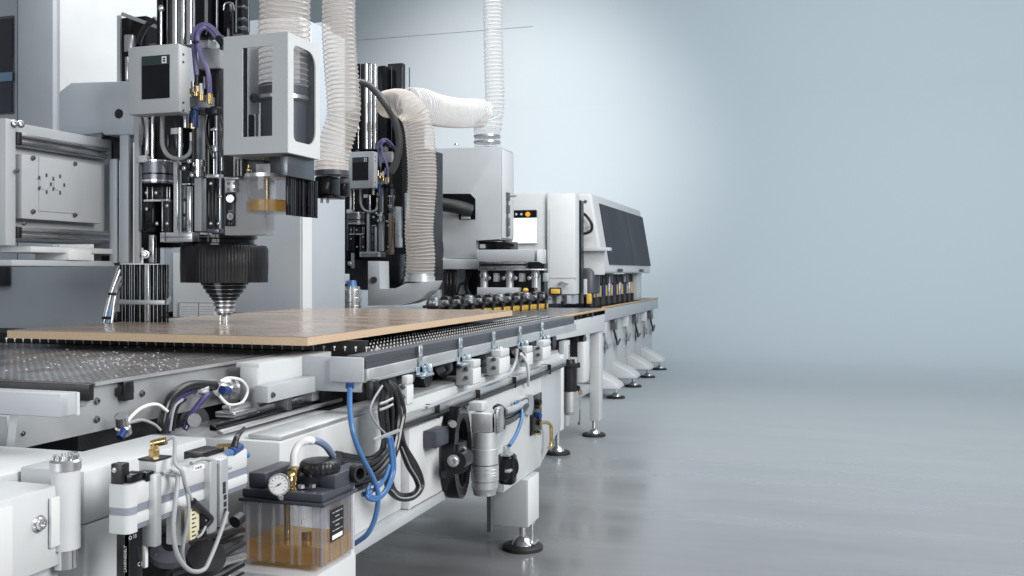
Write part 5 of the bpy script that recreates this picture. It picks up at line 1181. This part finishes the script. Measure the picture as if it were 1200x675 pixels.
cab([(471, 524), (481, 547), (490, 562), (492, 573), (484, 582), (469, 583), (459, 574)], .0022, greyhose, "cable_stripe", dx=.028)
B().sp(440, 469, 513.5, 517.5, XC + .07, .006, .001).done("grey_tie", alup, kb)
for k, vv in enumerate((471, 478)): cab([(446, vv + 2), (452, vv), (460, vv - 4)], .0035, alup, "clip", dx=.045)
bh = thing("blue_air_hose", "long bright blue air hose hanging free in front of the cable bundle", "hose", tuple(PX(411, 452, -1.07)))
B().tube([PX(410, 452, -1.10), PX(410, 480, -1.08), PX(414, 508, -1.06), PX(424, 535, -1.05), PX(437, 560, -1.05), PX(443, 580, -1.05), PX(440, 605, -1.06), PX(431, 625, -1.08), PX(416, 637, -1.12)], .0066, 14).done("hose_tube", blue, bh)
B().cyl(PX(410, 455, -1.10), PX(410, 448, -1.10), .011, n=14).done("hose_end", dblue, bh)
b2 = thing("blue_air_hose", "doubled blue air hose loop strapped into the cable bundle", "hose", tuple(PX(458, 520, -1.05)))
for dd in (0, 5): B().tube([PX(455 + dd * .6, 512, -1.045), PX(458 + dd * .6, 530, -1.045), PX(459 + dd * .5, 553, -1.045), PX(452 + dd * .3, 574, -1.045), PX(441, 583 + dd * .5, -1.05), PX(431 - dd * .2, 578 + dd * .8, -1.06), PX(433, 568 + dd, -1.07)], .0058, 12).done("hose_tube", blue, b2)
B().tube([PX(456, 545, -1.05), PX(450, 562, -1.05), PX(438, 574, -1.06), PX(424, 580, -1.08)], .0058, 12).done("hose_tube", blue, b2)
wh = thing("grey_wire_pair", "pair of pale grey wires drooping from the clamp blocks to the cable duct", "wires", tuple(PX(605, 415, -1.12)))
B().tube([PX(606, 409, -1.12), PX(604, 425, -1.12), PX(595, 440, -1.12), PX(570, 450, -1.13), PX(540, 462, -1.14), PX(500, 478, -1.15)], .006, 10).done("wire", greyhose, wh)
B().tube([PX(611, 415, -1.12), PX(617, 425, -1.12), PX(619, 440, -1.13), PX(619, 452, -1.15)], .006, 10).done("wire", whitehose, wh)

# ================================================================== CAMERA, LIGHT
cam = bpy.data.cameras.new("camera"); co = bpy.data.objects.new("camera", cam); COL.objects.link(co)
co.location = (0, 0, H); co.rotation_euler = (math.pi / 2, 0, TH)
cam.sensor_width = 36; cam.lens = 36 * F / 1200; cam.shift_y = -(337.5 - CV) / 1200; cam.clip_end = 200; cam.clip_start = .02
S.camera = co
def area(name, loc, aim, sx, sy, power, col=(1, 1, 1), spread=math.pi):
    l = bpy.data.lights.new(name, 'AREA'); l.shape = 'RECTANGLE'; l.size = sx; l.size_y = sy; l.energy = power; l.color = col; l.spread = spread
    o = bpy.data.objects.new(name, l); COL.objects.link(o); o.location = loc
    o.rotation_euler = (V(aim) - V(loc)).to_track_quat('-Z', 'Y').to_euler(); return o
area("key_softbox", (5.2, .4, 4.2), (-1.6, 4.2, .8), 3.4, 3.4, 640, (1, .985, .965))
area("top_softbox", (-1.4, 5.5, 5.2), (-1.6, 5.5, 0), 3.0, 8.0, 370, (.98, .99, 1))
area("front_softbox", (-2.2, -2.6, 1.9), (-2.2, 3.0, 1.2), 3.0, 1.8, 85, (.96, .98, 1))
area("backdrop_strip", (2.0, 10.5, 7.6), (2.0, WY, 3.6), 14.0, 1.2, 265, (.88, .955, 1), math.radians(120))
area("floor_fill_lamp", (4.2, 8.5, 7.0), (3.6, 9.0, 0), 6.0, 8.0, 185, (.90, .96, 1))  # fill lamp added to brighten the dark floor before the backdrop
sl_ = bpy.data.lights.new("backdrop_spot", 'SPOT'); sl_.energy = 2500; sl_.color = (1, .93, .885); sl_.spot_size = math.radians(64); sl_.spot_blend = 1; sl_.shadow_soft_size = .4
so = bpy.data.objects.new("backdrop_spot", sl_); COL.objects.link(so); so.location = (-5.0, 10.0, 6.8)
so.rotation_euler = (V((-5.5, WY, 3.3)) - so.location).to_track_quat('-Z', 'Y').to_euler()
W_ = bpy.data.worlds.new("World"); S.world = W_; W_.use_nodes = True
W_.node_tree.nodes["Background"].inputs[0].default_value = (.66, .71, .76, 1); W_.node_tree.nodes["Background"].inputs[1].default_value = .30
S.view_settings.view_transform = 'Standard'; S.view_settings.look = 'None'; S.view_settings.exposure = 0; S.view_settings.gamma = 1
S.cycles.max_bounces = 8; S.cycles.transparent_max_bounces = 24; S.cycles.use_denoising = True
S.cycles.caustics_reflective = False; S.cycles.caustics_refractive = False
